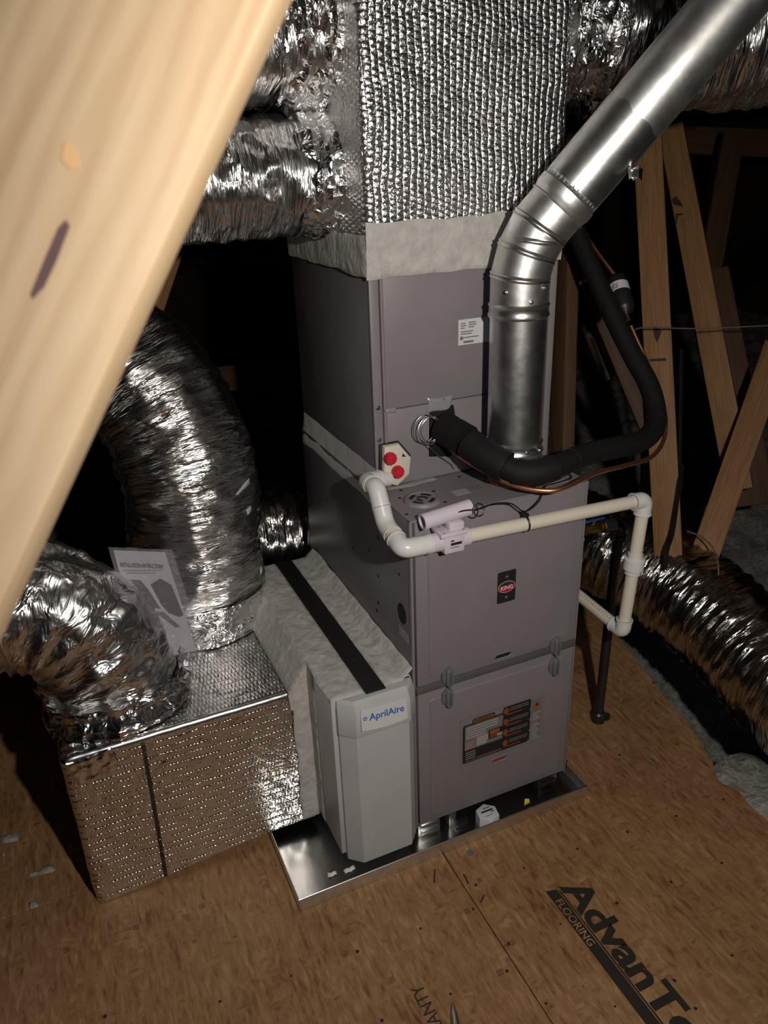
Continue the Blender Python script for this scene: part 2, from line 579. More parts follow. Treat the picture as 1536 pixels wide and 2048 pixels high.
def wrinkled_duct(b, pts, r, m, ring=0.0075, seg=132, amp=0.011, coil=0.042, seed=0.0, sag=0.0, squash=1.0, fine=1.0, ang=4.5):
    """flexible duct: wire coil pulling the jacket in, folds that run round the duct, dents"""
    n0 = spline(pts, 8)[1]
    n = max(12, int(n0 / ring))
    path, ln = spline(pts, n)
    fr = frames(path)
    rings = []
    for i, (p, (t, u, w)) in enumerate(zip(path, fr)):
        s = ln * i / (n - 1)
        q = r(i / (n - 1)) if callable(r) else r
        row = []
        for j in range(seg):
            a = 2 * math.pi * j / seg
            ca, sa = math.cos(a), math.sin(a)
            f1 = noise.noise((ca * 1.6 + seed, sa * 1.6, s * 24))
            f2 = noise.noise((ca * 2.6 + seed, sa * 2.6, s * 70 + f1 * 2.0))
            f3 = noise.noise((ca * 2.2, sa * 2.2 + seed, s * 6))
            f4 = noise.noise((ca * ang + seed, sa * ang, s * (110 if ang < 6 else 45)))
            co = abs(math.sin(math.pi * (s / coil + a / (2 * math.pi) + 0.35 * f3)))
            d = amp * (0.55 * (1 - abs(f1) * 2.4) + 0.55 * f2 * fine + 0.9 * f3 + 0.35 * f4 * fine + 0.35 * co)
            rad = q + d
            pos = p + (u * ca + w * sa) * rad
            if squash != 1.0:
                pos.z = p.z + (pos.z - p.z) * squash
            row.append(pos)
        rings.append(row)
    b.loft(rings, m, False, uv=lambda i, j: (ln * i / (n - 1), 2 * math.pi * r0(r) * j / seg))
    return path, fr
def r0(r):
    return r(0.5) if callable(r) else r

# ------------------------------------------------------------------ the setting
floor = bpy.data.objects.new('floor', None)
COL.objects.link(floor)
WLOC['floor'] = Vector((0, 0, 0))
struct(floor)
def panel(poly):
    b = MB()
    b.prism(poly, (0, 0, -0.018), X, Y, 0.018, 'subfloor', 0.0012)
    return b.build('panel', floor, smooth=False)
SX = 0.046
G = 0.0012
edge = [(0.62, -2.2), (0.78, -0.6), (0.862, -0.315), (0.885, -0.22), (0.872, -0.14), (0.925, -0.03), (0.985, 0.20), (1.06, 0.49), (1.09, 0.62)]
saw = [edge[0], edge[1]]
for (xa, ya), (xb, yb) in zip(edge[1:], edge[2:]):
    for k in range(1, 9):
        saw.append((xa + (xb - xa) * k / 8 + (random.uniform(-0.006, 0.006) if k < 8 else 0), ya + (yb - ya) * k / 8))
panel([(SX + G, -2.2)] + saw + [(SX + G, 0.62)])
panel([(SX + G, 0.622), (1.09, 0.622), (1.12, 0.9), (1.1, 1.35), (SX + G, 1.35)])
panel([(-1.172, -2.2), (SX - G, -2.2), (SX - G, 0.228), (-1.172, 0.228)])
panel([(-1.172, 0.231), (SX - G, 0.231), (SX - G, 1.35), (-1.172, 1.35)])
panel([(-2.4, -2.2), (-1.175, -2.2), (-1.175, 0.228), (-2.4, 0.228)])
panel([(-2.4, 0.231), (-1.175, 0.231), (-1.175, 1.35), (-2.4, 1.35)])
PAN_R = [c for c in floor.children][0]
PAN_L = [c for c in floor.children][2]
def floor_at(u, v):
    d = RM @ Vector(((u - 768) / FPX, -(v - 1024) / FPX, -1))
    return CAM + d * (-CAM.z / d.z)
# printed lettering on the sheets
text('AdvanTech', 0.092, (0.2515, -0.270, 0.0), (0, -1, 0), (1, 0, 0), 'ink', PAN_R, 'printed_lettering', 0.0003, 0.0, 0.0030, 0.96, 'LEFT', 1.25)
b = MB()
for y0, y1 in ((-0.262, -0.292), (-0.445, -0.80)):
    pass
b.prism([(0.2135, -0.80), (0.2405, -0.80), (0.2405, -0.268), (0.2135, -0.262)], (0, 0, 0.0), X, Y, 0.0002, 'ink')
b.prism([(0.2425, -0.80), (0.2465, -0.80), (0.2465, -0.275), (0.2425, -0.272)], (0, 0, 0.0), X, Y, 0.0002, 'ink')
b.build('printed_stripe', PAN_R, smooth=False)
text('FLOORING', 0.026, (0.2175, -0.292, 0.0002), (0, -1, 0), (1, 0, 0), 'subfloor', PAN_R, 'printed_lettering', 0.0003, 0.0, 0.0003, 1.02, 'LEFT', 1.0)
text('WARRANTY', 0.040, (-0.155, -0.523, 0.0), (0, 1, 0), (-1, 0, 0), 'ink', PAN_L, 'printed_lettering', 0.0003, 0.0, 0.0, 0.95, 'LEFT', 0.86)
b = MB()
b.prism(ngon(0.0034, 8), (0, 0, 0), X, Y, 0.0008, 'ink')
nh = b.build('nail_head', PAN_R, smooth=False)
first = True
for (u, v) in ((841, 1857), (715, 1903), (582, 1952), (901, 1988), (764, 2041), (1048, 1736), (1155, 1698), (1121, 1848), (1014, 1942), (1017, 1888), (946, 1818), (952, 1770), (1092, 2007), (1255, 1664), (1353, 1632), (1447, 1599), (1443, 1726), (1342, 1764), (1234, 1806), (1464, 1911), (1349, 1961), (1230, 2013), (1391, 2017), (440, 2003), (210, 2033), (1239, 1510), (1248, 1366), (1172, 1333), (1307, 1366)):
    p = floor_at(u, v)
    par = PAN_R if p.x > SX else PAN_L
    o = nh if first else nh.copy()
    if not first:
        COL.objects.link(o)
    first = False
    k = random.uniform(0.75, 1.25)
    o.scale = (k, k, 1)
    place(o, (p.x, p.y, 0.0), par)
b = MB()
for k in range(4):
    a = k * math.pi / 2
    M = Matrix.Rotation(a, 4, 'Z')
    b.box(-0.006, 0.006, 0.0048, 0.006, 0, 0.0003, 'ink', M=M)
b.box(-0.003, 0.003, -0.0006, 0.0006, 0, 0.0003, 'ink')
b.box(-0.0006, 0.0006, -0.003, 0.003, 0, 0.0003, 'ink')
sm = b.build('stamp_mark', PAN_L, smooth=False)
for i, (u, v) in enumerate(((272, 1855), (133, 1900), (404, 1813), (532, 1772), (1024, 1885), (1000, 1945), (960, 1760), (935, 1822))):
    p = floor_at(u, v)
    o = sm if i == 0 else sm.copy()
    if i:
        COL.objects.link(o)
    place(o, (p.x, p.y, 0.0), PAN_R if p.x > SX else PAN_L)
b = MB()
for (u0, v0, u1, v1, w) in ((870, 1738, 868, 1766, 0.0035), (962, 1805, 968, 1790, 0.0035), (927, 1748, 937, 1768, 0.004)):
    p, q = floor_at(u0, v0), floor_at(u1, v1)
    d = (q - p).normalized()
    s = Vector((-d.y, d.x, 0)) * w / 2
    b.prism([((p + s).x, (p + s).y), ((p - s).x, (p - s).y), ((q - s).x, (q - s).y), ((q + s).x, (q + s).y)][::-1], (0, 0, 0), X, Y, 0.0003, 'ink')
b.build('pen_mark', PAN_R, smooth=False)

# roof deck, end walls, floor of the attic beyond the decking
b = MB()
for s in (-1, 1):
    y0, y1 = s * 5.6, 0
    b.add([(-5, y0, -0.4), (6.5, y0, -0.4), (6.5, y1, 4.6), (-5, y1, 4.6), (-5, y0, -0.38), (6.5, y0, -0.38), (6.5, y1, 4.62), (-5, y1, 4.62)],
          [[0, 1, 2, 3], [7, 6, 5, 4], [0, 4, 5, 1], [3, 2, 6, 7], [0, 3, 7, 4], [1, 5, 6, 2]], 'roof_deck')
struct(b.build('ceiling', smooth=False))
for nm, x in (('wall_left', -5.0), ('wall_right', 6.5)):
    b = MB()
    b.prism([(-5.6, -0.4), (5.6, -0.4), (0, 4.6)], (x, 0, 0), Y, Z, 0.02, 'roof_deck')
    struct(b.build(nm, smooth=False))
b = MB()
nx, ny = 190, 150
vs, fs = [], []
for i in range(nx + 1):
    for j in range(ny + 1):
        x = -4.9 + 11.3 * (i / nx)
        y = -2.4 + 7.6 * (j / ny)
        h = -0.10 + 0.05 * noise.noise((x * 2.3, y * 2.3, 1)) + 0.05 * noise.noise((x * 9, y * 9, 4)) + 0.025 * noise.noise((x * 25, y * 25, 8))
        if x > 0.85:
            h += 0.035
        if 0.84 < x < 1.75 and y > -0.10 and y < 1.5:
            h -= 0.46 * min(1.0, (1.75 - x) / 0.25)
        if 0.78 < x < 1.05 and y < -0.10:
            h = 0.012 - 0.25 * abs(x - 0.90) + 0.05 * noise.noise((x * 22, y * 22, 2))
        if -2.5 < x < 0.86 and y < 1.42:
            h = min(h, -0.035)
        vs.append((x, y, h))
for i in range(nx):
    for j in range(ny):
        a = i * (ny + 1) + j
        fs.append([a, a + 1, a + ny + 2, a + ny + 1])
b.add(vs, fs, 'loose_insulation')
tag(b.build('blown_insulation', smooth=True, angle=180), 'grey white blown insulation lying beyond the edge of the decking', 'insulation', kind='stuff')

# ------------------------------------------------------------------ timbers
def beam(b, p0, p1, w, t, face, m):
    """board from p0 to p1: w across, t thick, broad side towards 'face'"""
    p0, p1 = Vector(p0), Vector(p1)
    a = (p1 - p0)
    ln = a.length
    a.normalize()
    n = Vector(face)
    n = (n - a * n.dot(a)).normalized()
    s = a.cross(n)
    M = Matrix(((s.x, n.x, a.x, p0.x), (s.y, n.y, a.y, p0.y), (s.z, n.z, a.z, p0.z), (0, 0, 0, 1)))
    b.box(-w / 2, w / 2, -t / 2, t / 2, 0, ln, m, 0.003, 2, M)
    return M
def timber(name, label, p0, p1, w, t, face, m, group=None, cat='timber'):
    """mesh in the board's own axes so that the grain runs along it"""
    p0, p1 = Vector(p0), Vector(p1)
    a = p1 - p0
    ln = a.length
    a.normalize()
    n = Vector(face)
    n = (n - a * n.dot(a)).normalized()
    s = n.cross(a)
    b = MB()
    b.box(-w / 2, w / 2, -t / 2, t / 2, 0, ln, m, 0.003, 2)
    o = b.build(name)
    o.matrix_world = Matrix(((s.x, n.x, a.x, p0.x), (s.y, n.y, a.y, p0.y), (s.z, n.z, a.z, p0.z), (0, 0, 0, 1)))
    WLOC[o.name] = p0
    return tag(o, label, cat, group)
TG = 'truss timbers behind the furnace'
B = -RM.col[2]           # view axis
def tow(p):
    return (CAM - Vector(p)).normalized()
# foreground brace: one edge runs down the left of the view
e0, e1 = at(548, 0, 0.40), at(0, 1212, 0.44)
ax = (e1 - e0).normalized()
side = (RM @ Vector((-0.9, -0.41, 0))).normalized()
side = (side - ax * side.dot(ax)).normalized()
fn = ax.cross(side).normalized()
if fn.dot(tow(e0)) < 0:
    fn = -fn
c0 = e0 + side * 0.0695 - fn * 0.0195
c1 = e1 + side * 0.0695 - fn * 0.0195
k = (c1.z - 0.0) / -ax.z
low = c1 + ax * max(0.05, k - 0.03)
high = c0 - ax * 2.3
wood_fg = timber('truss_web', 'pale pine board with a dark crack leaning close past the lens', low, high, 0.139, 0.039, fn, 'pine_pale')
WLOC[wood_fg.name] = low
def fg(u, v, d=0.415):
    return at(u, v, d)
ARR = [
 ('stud beside the black refrigerant riser with a long dark knot', (1294, 255, 2.60), (1342, 1210, 2.62), 0.089, 0.040, (-0.72, -0.70, 0.1), 'pine'),
 ('slanting web board with a dark smudge, right behind the knotted stud', (1338, 235, 2.95), (1480, 980, 2.80), 0.089, 0.040, (-0.75, -0.66, 0), 'pine'),
 ('dark board crossing behind the smudged slanting web board', (1466, 270, 3.7), (1398, 660, 3.6), 0.10, 0.04, (-0.5, -0.85, 0), 'pine_shaded'),
 ('broad dark board below the crossing webs', (1412, 545, 3.05), (1505, 1010, 3.0), 0.16, 0.04, (-0.6, -0.8, 0.1), 'pine_shaded'),
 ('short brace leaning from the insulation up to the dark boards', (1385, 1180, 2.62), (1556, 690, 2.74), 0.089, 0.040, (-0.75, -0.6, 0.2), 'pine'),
 ('upright stud standing against the right side of the coil cabinet', (1122, 960, 2.34), (1134, 480, 2.30), 0.040, 0.075, (-0.1, -1, 0), 'pine_shaded'),
 ('thin brace running down beside the black refrigerant riser', (1170, 560, 2.75), (1312, 900, 2.72), 0.05, 0.038, (-0.5, -0.85, 0.1), 'pine_shaded'),
 ('stub of dark board low behind the refrigerant bend', (1300, 890, 2.9), (1298, 1010, 2.9), 0.06, 0.04, (-0.5, -0.85, 0), 'pine_shaded'),
 ('small dark brace in the gap left of the thin brace', (1150, 655, 2.95), (1225, 755, 2.95), 0.06, 0.04, (-0.4, -0.9, 0), 'pine_shaded'),
 ('level dark brace between the duct and the coil cabinet', (400, 763, 4.1), (660, 733, 4.1), 0.13, 0.05, (-0.1, -1, 0.2), 'pine_shaded'),
 ('sloping dark web behind the level brace', (425, 460, 4.5), (565, 1030, 4.3), 0.09, 0.05, (-0.1, -1, 0.2), 'pine_shaded'),
 ('level dark board under the hanging foil ducts', (300, 505, 4.3), (640, 497, 4.3), 0.13, 0.05, (-0.1, -1, 0.2), 'pine_shaded'),
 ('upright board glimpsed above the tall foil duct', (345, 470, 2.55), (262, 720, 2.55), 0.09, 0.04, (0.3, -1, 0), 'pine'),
 ('level dark board under the foil ducts beside the flue', (1130, 270, 3.9), (1640, 292, 4.1), 0.13, 0.04, (-0.4, -0.9, 0.1), 'pine_shaded'),
]
TIMBERS = []
for lab, a, c, w, t, face, m in ARR:
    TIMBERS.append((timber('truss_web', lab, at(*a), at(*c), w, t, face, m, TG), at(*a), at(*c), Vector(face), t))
mat('knot_brown', (0.035, 0.016, 0.008), 0.7)
def on_timber(k, px, m, name):
    """flat mark lying in the face of timber k that looks along 'face'"""
    o, p0, p1, n, t = TIMBERS[k]
    a = (p1 - p0).normalized()
    n = (n - a * n.dot(a)).normalized()
    pl = p0 + n * (t / 2)
    out = []
    for u, v in px:
        d = RM @ Vector(((u - 768) / FPX, -(v - 1024) / FPX, -1))
        out.append(CAM + d * ((pl - CAM).dot(n) / d.dot(n)))
    b = MB()
    q = len(out)
    b.add([p + n * 0.0004 for p in out] + [p - n * 0.002 for p in out], [list(range(q))] + [[i, (i + 1) % q, q + (i + 1) % q, q + i] for i in range(q)], m)
    c = b.build(name, smooth=False)
    c.parent = o
    c.matrix_parent_inverse = o.matrix_basis.inverted()
    return c
on_timber(0, [(1308, 652), (1316, 654), (1323, 662), (1319, 674), (1314, 686), (1309, 674), (1306, 662)], 'knot_brown', 'knot')
on_timber(0, [(1298, 718), (1332, 716), (1332, 722), (1298, 723)], 'knot_brown', 'stain_line')
on_timber(1, [(1344, 398), (1352, 392), (1362, 404), (1366, 414), (1352, 410), (1346, 408)], 'knot_brown', 'smudge')
on_timber(1, [(1352, 428), (1366, 426), (1366, 429), (1356, 432), (1354, 446), (1351, 446)], 'knot_brown', 'pencil_mark')

# crack and knot of the foreground board: shallow dark lens shapes let into its face
def on_board(pts_px, m, name):
    """polygon seen on the face of the board, kept as a sliver 0.4 mm proud of it"""
    pl = c0 + fn * 0.0195
    out = []
    for u, v in pts_px:
        d = RM @ Vector(((u - 768) / FPX, -(v - 1024) / FPX, -1))
        out.append(CAM + d * ((pl - CAM).dot(fn) / d.dot(fn)))
    b = MB()
    n = len(out)
    b.add([p + fn * 0.0004 for p in out] + [p - fn * 0.002 for p in out], [list(range(n))] + [[i, (i + 1) % n, n + (i + 1) % n, n + i] for i in range(n)], m)
    o = b.build(name, smooth=False)
    o.parent = wood_fg
    o.matrix_parent_inverse = wood_fg.matrix_basis.inverted()
    return o
mat('knot_dark', (0.06, 0.03, 0.03), 0.7)
mat('knot_orange', (0.36, 0.22, 0.10), 0.6)
on_board([(132, 440), (140, 452), (112, 525), (88, 575), (66, 598), (62, 588), (92, 515), (118, 455)], 'knot_dark', 'crack')
on_board([(130, 285), (146, 290), (160, 322), (158, 334), (140, 340), (122, 318)], 'knot_orange', 'knot')

# ------------------------------------------------------------------ drain pan
t = thing('drain_pan', 'shallow galvanized drain pan under the furnace and air cleaner', 'drain pan', (0.0755, 0.34, 0.0))
PX0, PX1, PY0, PY1, PH = -0.332, 0.486, -0.056, 0.74, 0.037
b = MB()
b.box(PX0, PX1, PY0, PY1, 0.001, 0.003, 'pan_metal')
b.build('pan_floor', t, smooth=False)
def lip(x0, x1, y0, y1):
    q = MB()
    q.box(x0, x1, y0, y1, 0.001, PH, 'galvanized_bright', 0.0006)
    q.build('side_wall', t)
lip(PX0, PX1, PY0 - 0.002, PY0)
lip(PX0, PX1, PY1, PY1 + 0.002)
lip(PX0 - 0.002, PX0, PY0 - 0.002, PY1 + 0.002)
lip(PX1, PX1 + 0.002, PY0 - 0.002, PY1 + 0.002)
b = MB()
b.tube([(PX0 - 0.002, PY0 - 0.001, PH), (PX1 + 0.002, PY0 - 0.001, PH)], 0.0022, 'steel', 10)
b.build('rolled_rim', t)
# supports between pan and furnace
for nm, (x0, x1, y0, y1) in enumerate(((0.012, 0.075, 0.012, 0.10), (0.385, 0.445, 0.02, 0.10))):
    b = MB()
    b.box(x0, x1, y0, y1, 0.003, 0.05, 'galvanized' if nm == 0 else 'black_plastic', 0.002)
    b.box(x0 + 0.008, x1 - 0.008, y0 - 0.006, y0, 0.012, 0.022, 'galvanized' if nm == 0 else 'black_plastic', 0.001)
    b.box(x0 + 0.008, x1 - 0.008, y0 - 0.006, y0, 0.032, 0.042, 'galvanized' if nm == 0 else 'black_plastic', 0.001)
    o = b.build('support_block')
    tag(o, ['shiny metal block under the furnace beside the white air cleaner door', 'black block under the right front corner of the furnace'][nm], 'block')

# ------------------------------------------------------------------ furnace
W, FB, FT = 0.456, 0.05, 0.914
FD = 0.70
fur = thing('gas_furnace', 'tall grey steel gas furnace with two door panels in the drain pan', 'furnace', (W / 2, FD / 2, FB))
b = MB()
b.box(0, W, 0.012, FD, FB, FT, 'grey_paint_shaded', 0.0025)
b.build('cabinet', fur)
# turned-in edges of the cabinet round the doors
b = MB()
b.box(0.0, 0.006, 0.0, 0.013, FB, FT, 'grey_paint', 0.001)
b.build('corner_edge', fur)
b = MB()
b.box(W - 0.004, W, 0.0, 0.013, FB, FT, 'grey_paint', 0.001)
b.build('corner_edge', fur)
b = MB()
b.box(0.0, W, -0.001, 0.0205, FT - 0.0035, FT + 0.001, 'grey_paint')
b.box(0.0, W, 0.0205, 0.69, FT - 0.001, FT + 0.001, 'grey_paint')
b.build('top_plate', fur)
def door(z0, z1, name):
    x0, x1 = 0.0115, W - 0.0055
    b = MB()
    b.prism(rrect(x1 - x0, z1 - z0, 0.003, 2, (x0 + x1) / 2, (z0 + z1) / 2), (0, 0.012, 0), FX, FZ, 0.012, 'grey_paint', 0.002)
    w, h = x1 - x0 - 0.052, z1 - z0 - 0.044
    cx, cz = (x0 + x1) / 2 + 0.003, (z0 + z1) / 2 - 0.003
    # pressed field with a shallow shoulder
    rings = []
    for g, d in ((0.0, 0.0), (0.002, 0.0026), (0.0045, 0.0030)):
        rings.append([(x, -d, z) for x, z in rrect(w - 2 * g, h - 2 * g, 0.012 - g, 5, cx, cz)])
    b.loft([[Vector(p) for p in r] for r in rings], 'grey_paint', True)
    return b.build(name, fur)
UD = door(0.487, 0.909, 'upper_door')
LD = door(0.058, 0.4675, 'lower_door')
DF = -0.0030            # face of the pressed field
b = MB()
b.box(0.007, W - 0.003, -0.0045, 0.010, 0.4675, 0.487, 'gasket', 0.002)
b.build('seal_strip', fur)
def latch(x, z, up):
    b = MB()
    b.prism(rrect(0.017, 0.052, 0.0084, 6, x, z), (0, DF, 0), FX, FZ, 0.013, 'latch_grey', 0.003)
    s = [(x - 0.0085 - 0.009 * math.sin(math.pi * k / 12) ** 0.6, z - 0.020 + 0.040 * k / 12) for k in range(13)]
    b.prism([(x - 0.004, z - 0.020), (x - 0.004, z + 0.020)] + s[::-1], (0, DF, 0), FX, FZ, 0.006, 'latch_grey', 0.001)
    o = b.build('latch', fur)
    q = MB()
    q.prism(rrect(0.006, 0.034, 0.0029, 4, x + 0.001, z), (0, DF - 0.0129, 0), FX, FZ, 0.0015, 'gasket', 0.0005)
    q.build('latch_groove', o)
for x in (0.0885, 0.391):
    latch(x, 0.4975 if x < 0.2 else 0.488, True)
    latch(x, 0.4375 if x < 0.2 else 0.428, False)
def slot(x, z, par, mrim='grey_paint', mfill='hole_black'):
    b = MB()
    outer = rrect(0.046, 0.0145, 0.0072, 6, x, z)
    inner = rrect(0.041, 0.0095, 0.0047, 6, x, z)
    n = len(outer)
    b.loft([[Vector((p, DF, q)) for p, q in outer], [Vector((p, DF - 0.0018, q)) for p, q in rrect(0.044, 0.0125, 0.0062, 6, x, z)], [Vector((p, DF - 0.0002, q)) for p, q in inner]], mrim, False)
    b.prism(inner, (0, DF + 0.0002, 0), FX, FZ, 0.0005, mfill)
    return b.build('handle_slot', par)
slot(0.239, 0.507, UD)
s2 = slot(0.239, 0.187, LD, 'grey_paint', 'rust_print')
# badge
b = MB()
bc = (0.2415, 0.6965)
b.prism(rrect(0.049, 0.082, 0.003, 4, *bc), (0, DF, 0), FX, FZ, 0.0012, 'black_print', 0.0003)
for dz in (0.027, -0.027):
    b.prism([(bc[0] - 0.004, bc[1] + dz + 0.003), (bc[0] - 0.0025, bc[1] + dz - 0.003), (bc[0] + 0.0025, bc[1] + dz - 0.003), (bc[0] + 0.004, bc[1] + dz + 0.003), (bc[0] + 0.0018, bc[1] + dz), (bc[0], bc[1] + dz + 0.004), (bc[0] - 0.0018, bc[1] + dz)], (0, DF - 0.0012, 0), FX, FZ, 0.0002, 'green_print')
b.prism(ngon(0.0228, 40, bc[0], bc[1], 0.0148), (0, DF - 0.0012, 0), FX, FZ, 0.0003, 'white_print')
b.prism(ngon(0.0218, 40, bc[0], bc[1], 0.0138), (0, DF - 0.0015, 0), FX, FZ, 0.0002, 'black_print')
low_arc = [(bc[0] + 0.0213 * math.cos(a), bc[1] - 0.0006 + 0.0127 * math.sin(a)) for a in [math.radians(k) for k in range(158, 383, 9)]]
b.prism(low_arc, (0, DF - 0.0017, 0), FX, FZ, 0.0002, 'red_print')
for k in range(9):
    a = math.radians(128 - 9.5 * k)
    b.box(bc[0] + 0.0185 * math.cos(a) - 0.0007, bc[0] + 0.0185 * math.cos(a) + 0.0007, DF - 0.002, DF - 0.0017, bc[1] + 0.0103 * math.sin(a) - 0.0008, bc[1] + 0.0103 * math.sin(a) + 0.0008, 'orange_print')
badge = b.build('badge', UD, smooth=False)
badge['label'] = 'black badge with a red oval reading KING'
text('KING', 0.0150, (bc[0], DF - 0.0019, bc[1] - 0.0066), FX, FZ, 'white_print', UD, 'badge_lettering', 0.0003, 0.05, 0.0002, 0.95, 'CENTER', 0.95)
# warning label
b = MB()
lx0, lx1, lz0, lz1 = 0.123, 0.369, 0.203, 0.353
def lab(x0, x1, z0, z1, m, lv=1, r=0.0):
    xa, xb = lx0 + (lx1 - lx0) * x0, lx0 + (lx1 - lx0) * x1
    za, zb = lz0 + (lz1 - lz0) * z0, lz0 + (lz1 - lz0) * z1
    poly = rrect(xb - xa, zb - za, r, 4, (xa + xb) / 2, (za + zb) / 2) if r else [(xa, za), (xb, za), (xb, zb), (xa, zb)]
    b.prism(poly, (0, DF - 0.0002 * lv, 0), FX, FZ, 0.0002, m)
lab(0, 1, 0, 1, 'grey_print', 0)
lab(0.01, 0.99, 0.015, 0.985, 'grey_paint', 1)
lab(0.03, 0.82, 0.06, 0.86, 'black_print', 2, 0.006)
lab(0.055, 0.50, 0.085, 0.83, 'grey_print', 3, 0.003)
for k in range(5):
    lab(0.065, 0.30 if k > 2 else 0.44, 0.77 - 0.052 * k, 0.80 - 0.052 * k, 'pale_print', 4)
lab(0.19, 0.34, 0.42, 0.54, 'pale_print', 4)
lab(0.19, 0.31, 0.36, 0.45, 'pale_print', 5)
for k in range(3):
    lab(0.06, 0.165, 0.46 - 0.05 * k, 0.485 - 0.05 * k, 'pink_print', 4)
lab(0.33, 0.50, 0.41, 0.60, 'black_print', 4)
lab(0.345, 0.46, 0.50, 0.58, 'orange_print', 5)
lab(0.345, 0.43, 0.43, 0.49, 'rust_print', 5)
lab(0.43, 0.50, 0.425, 0.48, 'pale_print', 6)
lab(0.055, 0.50, 0.10, 0.33, 'black_print', 4)
for k in range(4):
    lab(0.065, 0.18, 0.13 + 0.045 * k, 0.155 + 0.045 * k, 'grey_print', 5)
lab(0.20, 0.49, 0.115, 0.125, 'orange_print', 5)
lab(0.14, 0.40, 0.84, 0.945, 'black_print', 5, 0.006)
lab(0.15, 0.39, 0.86, 0.925, 'orange_print', 6, 0.004)
for k in range(4):
    z1 = 0.97 - 0.225 * k
    lab(0.50, 0.83, z1 - 0.205, z1, 'black_print', 7, 0.003)
    lab(0.53, 0.80, z1 - 0.10, z1 - 0.085, 'grey_print', 8)
    lab(0.58, 0.80, z1 - 0.06, z1 - 0.045, 'grey_print', 8)
    lab(0.53, 0.72, z1 - 0.18, z1 - 0.155, 'rust_print', 8)
    lab(0.49, 0.57, z1 - 0.16, z1 - 0.01, 'black_print', 9, 0.009)
    lab(0.497, 0.563, z1 - 0.15, z1 - 0.02, 'rust_print', 10, 0.008)
    lab(0.522, 0.538, z1 - 0.115, z1 - 0.05, 'orange_print', 11)
lab(0.845, 0.97, 0.06, 0.93, 'grey_print', 3)
for k in range(13):
    lab(0.855, 0.96 - 0.02 * (k % 3), 0.08 + 0.045 * k, 0.097 + 0.045 * k, 'pale_print', 4)
lab(0.85, 0.965, 0.42, 0.45, 'orange_print', 5)
lab(0.85, 0.965, 0.70, 0.74, 'orange_print', 5)
cx, cz = lx0 + (lx1 - lx0) * 0.905, lz0 + (lz1 - lz0) * 0.76
b.prism([(cx - 0.012, cz), (cx + 0.012, cz), (cx, cz + 0.020)], (0, DF - 0.0010, 0), FX, FZ, 0.0002, 'orange_print')
b.prism([(cx - 0.005, cz + 0.003), (cx + 0.005, cz + 0.003), (cx, cz + 0.013)], (0, DF - 0.0012, 0), FX, FZ, 0.0002, 'black_print')
wl = b.build('warning_label', LD, smooth=False)
wl['label'] = 'large printed warning label with orange and black fields'
text('WARNING', 0.0105, (lx0 + (lx1 - lx0) * 0.27, DF - 0.0014, lz0 + (lz1 - lz0) * 0.869), FX, FZ, 'black_print', LD, 'label_lettering', 0.0002, 0, 0.0001, 1, 'CENTER')
# top: round vent, holes, stickers
vc = Vector((0.071, 0.083, FT + 0.001))
b = MB()
rings = []
for r, h in ((0.042, 0.0), (0.038, 0.006), (0.033, 0.0075), (0.030, 0.005), (0.001, 0.0045)):
    rings.append([vc + Vector((r * math.cos(2 * math.pi * k / 48), r * math.sin(2 * math.pi * k / 48), h)) for k in range(48)])
b.loft(rings, 'grey_paint', False)
rv = b.build('vent_rosette', fur)
def arcslot(cen, ra, rb, a0, a1, h):
    b = MB()
    A = [math.radians(a0 + (a1 - a0) * k / 10) for k in range(11)]
    b.prism([(rb * math.cos(a), rb * math.sin(a)) for a in A] + [(ra * math.cos(a), ra * math.sin(a)) for a in A[::-1]], cen + Vector((0, 0, h)), X, Y, 0.0006, 'hole_black')
    return b.build('vent_slot', rv, smooth=False)
for a in range(4):
    arcslot(vc, 0.020, 0.0285, a * 90 + 14, a * 90 + 70, 0.0050)
arcslot(vc, 0.007, 0.014, -20, 130, 0.0050)
arcslot(vc, 0.007, 0.014, 170, 250, 0.0050)
def disc(par, cen, n, r, m='hole_black', name='knockout', h=0.0006, seg=14, ry=None):
    n = Vector(n).normalized()
    u = (Y if abs(n.y) < 0.9 else X)
    u = (u - n * u.dot(n)).normalized()
    w = n.cross(u)
    b = MB()
    b.prism(ngon(r, seg, 0, 0, ry), cen, u, w, h, m)
    return b.build(name, par, smooth=False)
for x, y in ((0.055, 0.157), (0.034, 0.120), (0.010, 0.035), (0.112, 0.052), (0.118, 0.118), (0.415, 0.030), (0.398, 0.034), (0.21, 0.165)):
    disc(fur, (x, y, FT + 0.0008), (0, 0, 1), 0.0042)
for y, z, r in ((0.179, 0.696, 0.0045), (0.186, 0.619, 0.005), (0.198, 0.590, 0.005), (0.232, 0.742, 0.0045), (0.173, 0.801, 0.0055), (0.524, 0.758, 0.004), (0.06, 0.76, 0.004), (0.34, 0.70, 0.004)):
    disc(fur, (0.0002, y, z), (-1, 0, 0), r)
disc(fur, (0.0002, 0.050, 0.663), (-1, 0, 0), 0.023, seg=28, ry=0.026)
b = MB()
b.box(-0.0006, 0.0004, 0.020, 0.070, 0.598, 0.622, 'pale_print')
b.build('side_sticker', fur, smooth=False)
for x0, x1, y0, y1, m in ((0.150, 0.188, 0.070, 0.098, 'pale_print'), (0.192, 0.226, 0.075, 0.103, 'grey_print'), (0.355, 0.415, 0.020, 0.036, 'pale_print')):
    b = MB()
    b.box(x0, x1, y0, y1, FT + 0.0006, FT + 0.0015, m)
    b.build('sticker', fur, smooth=False)

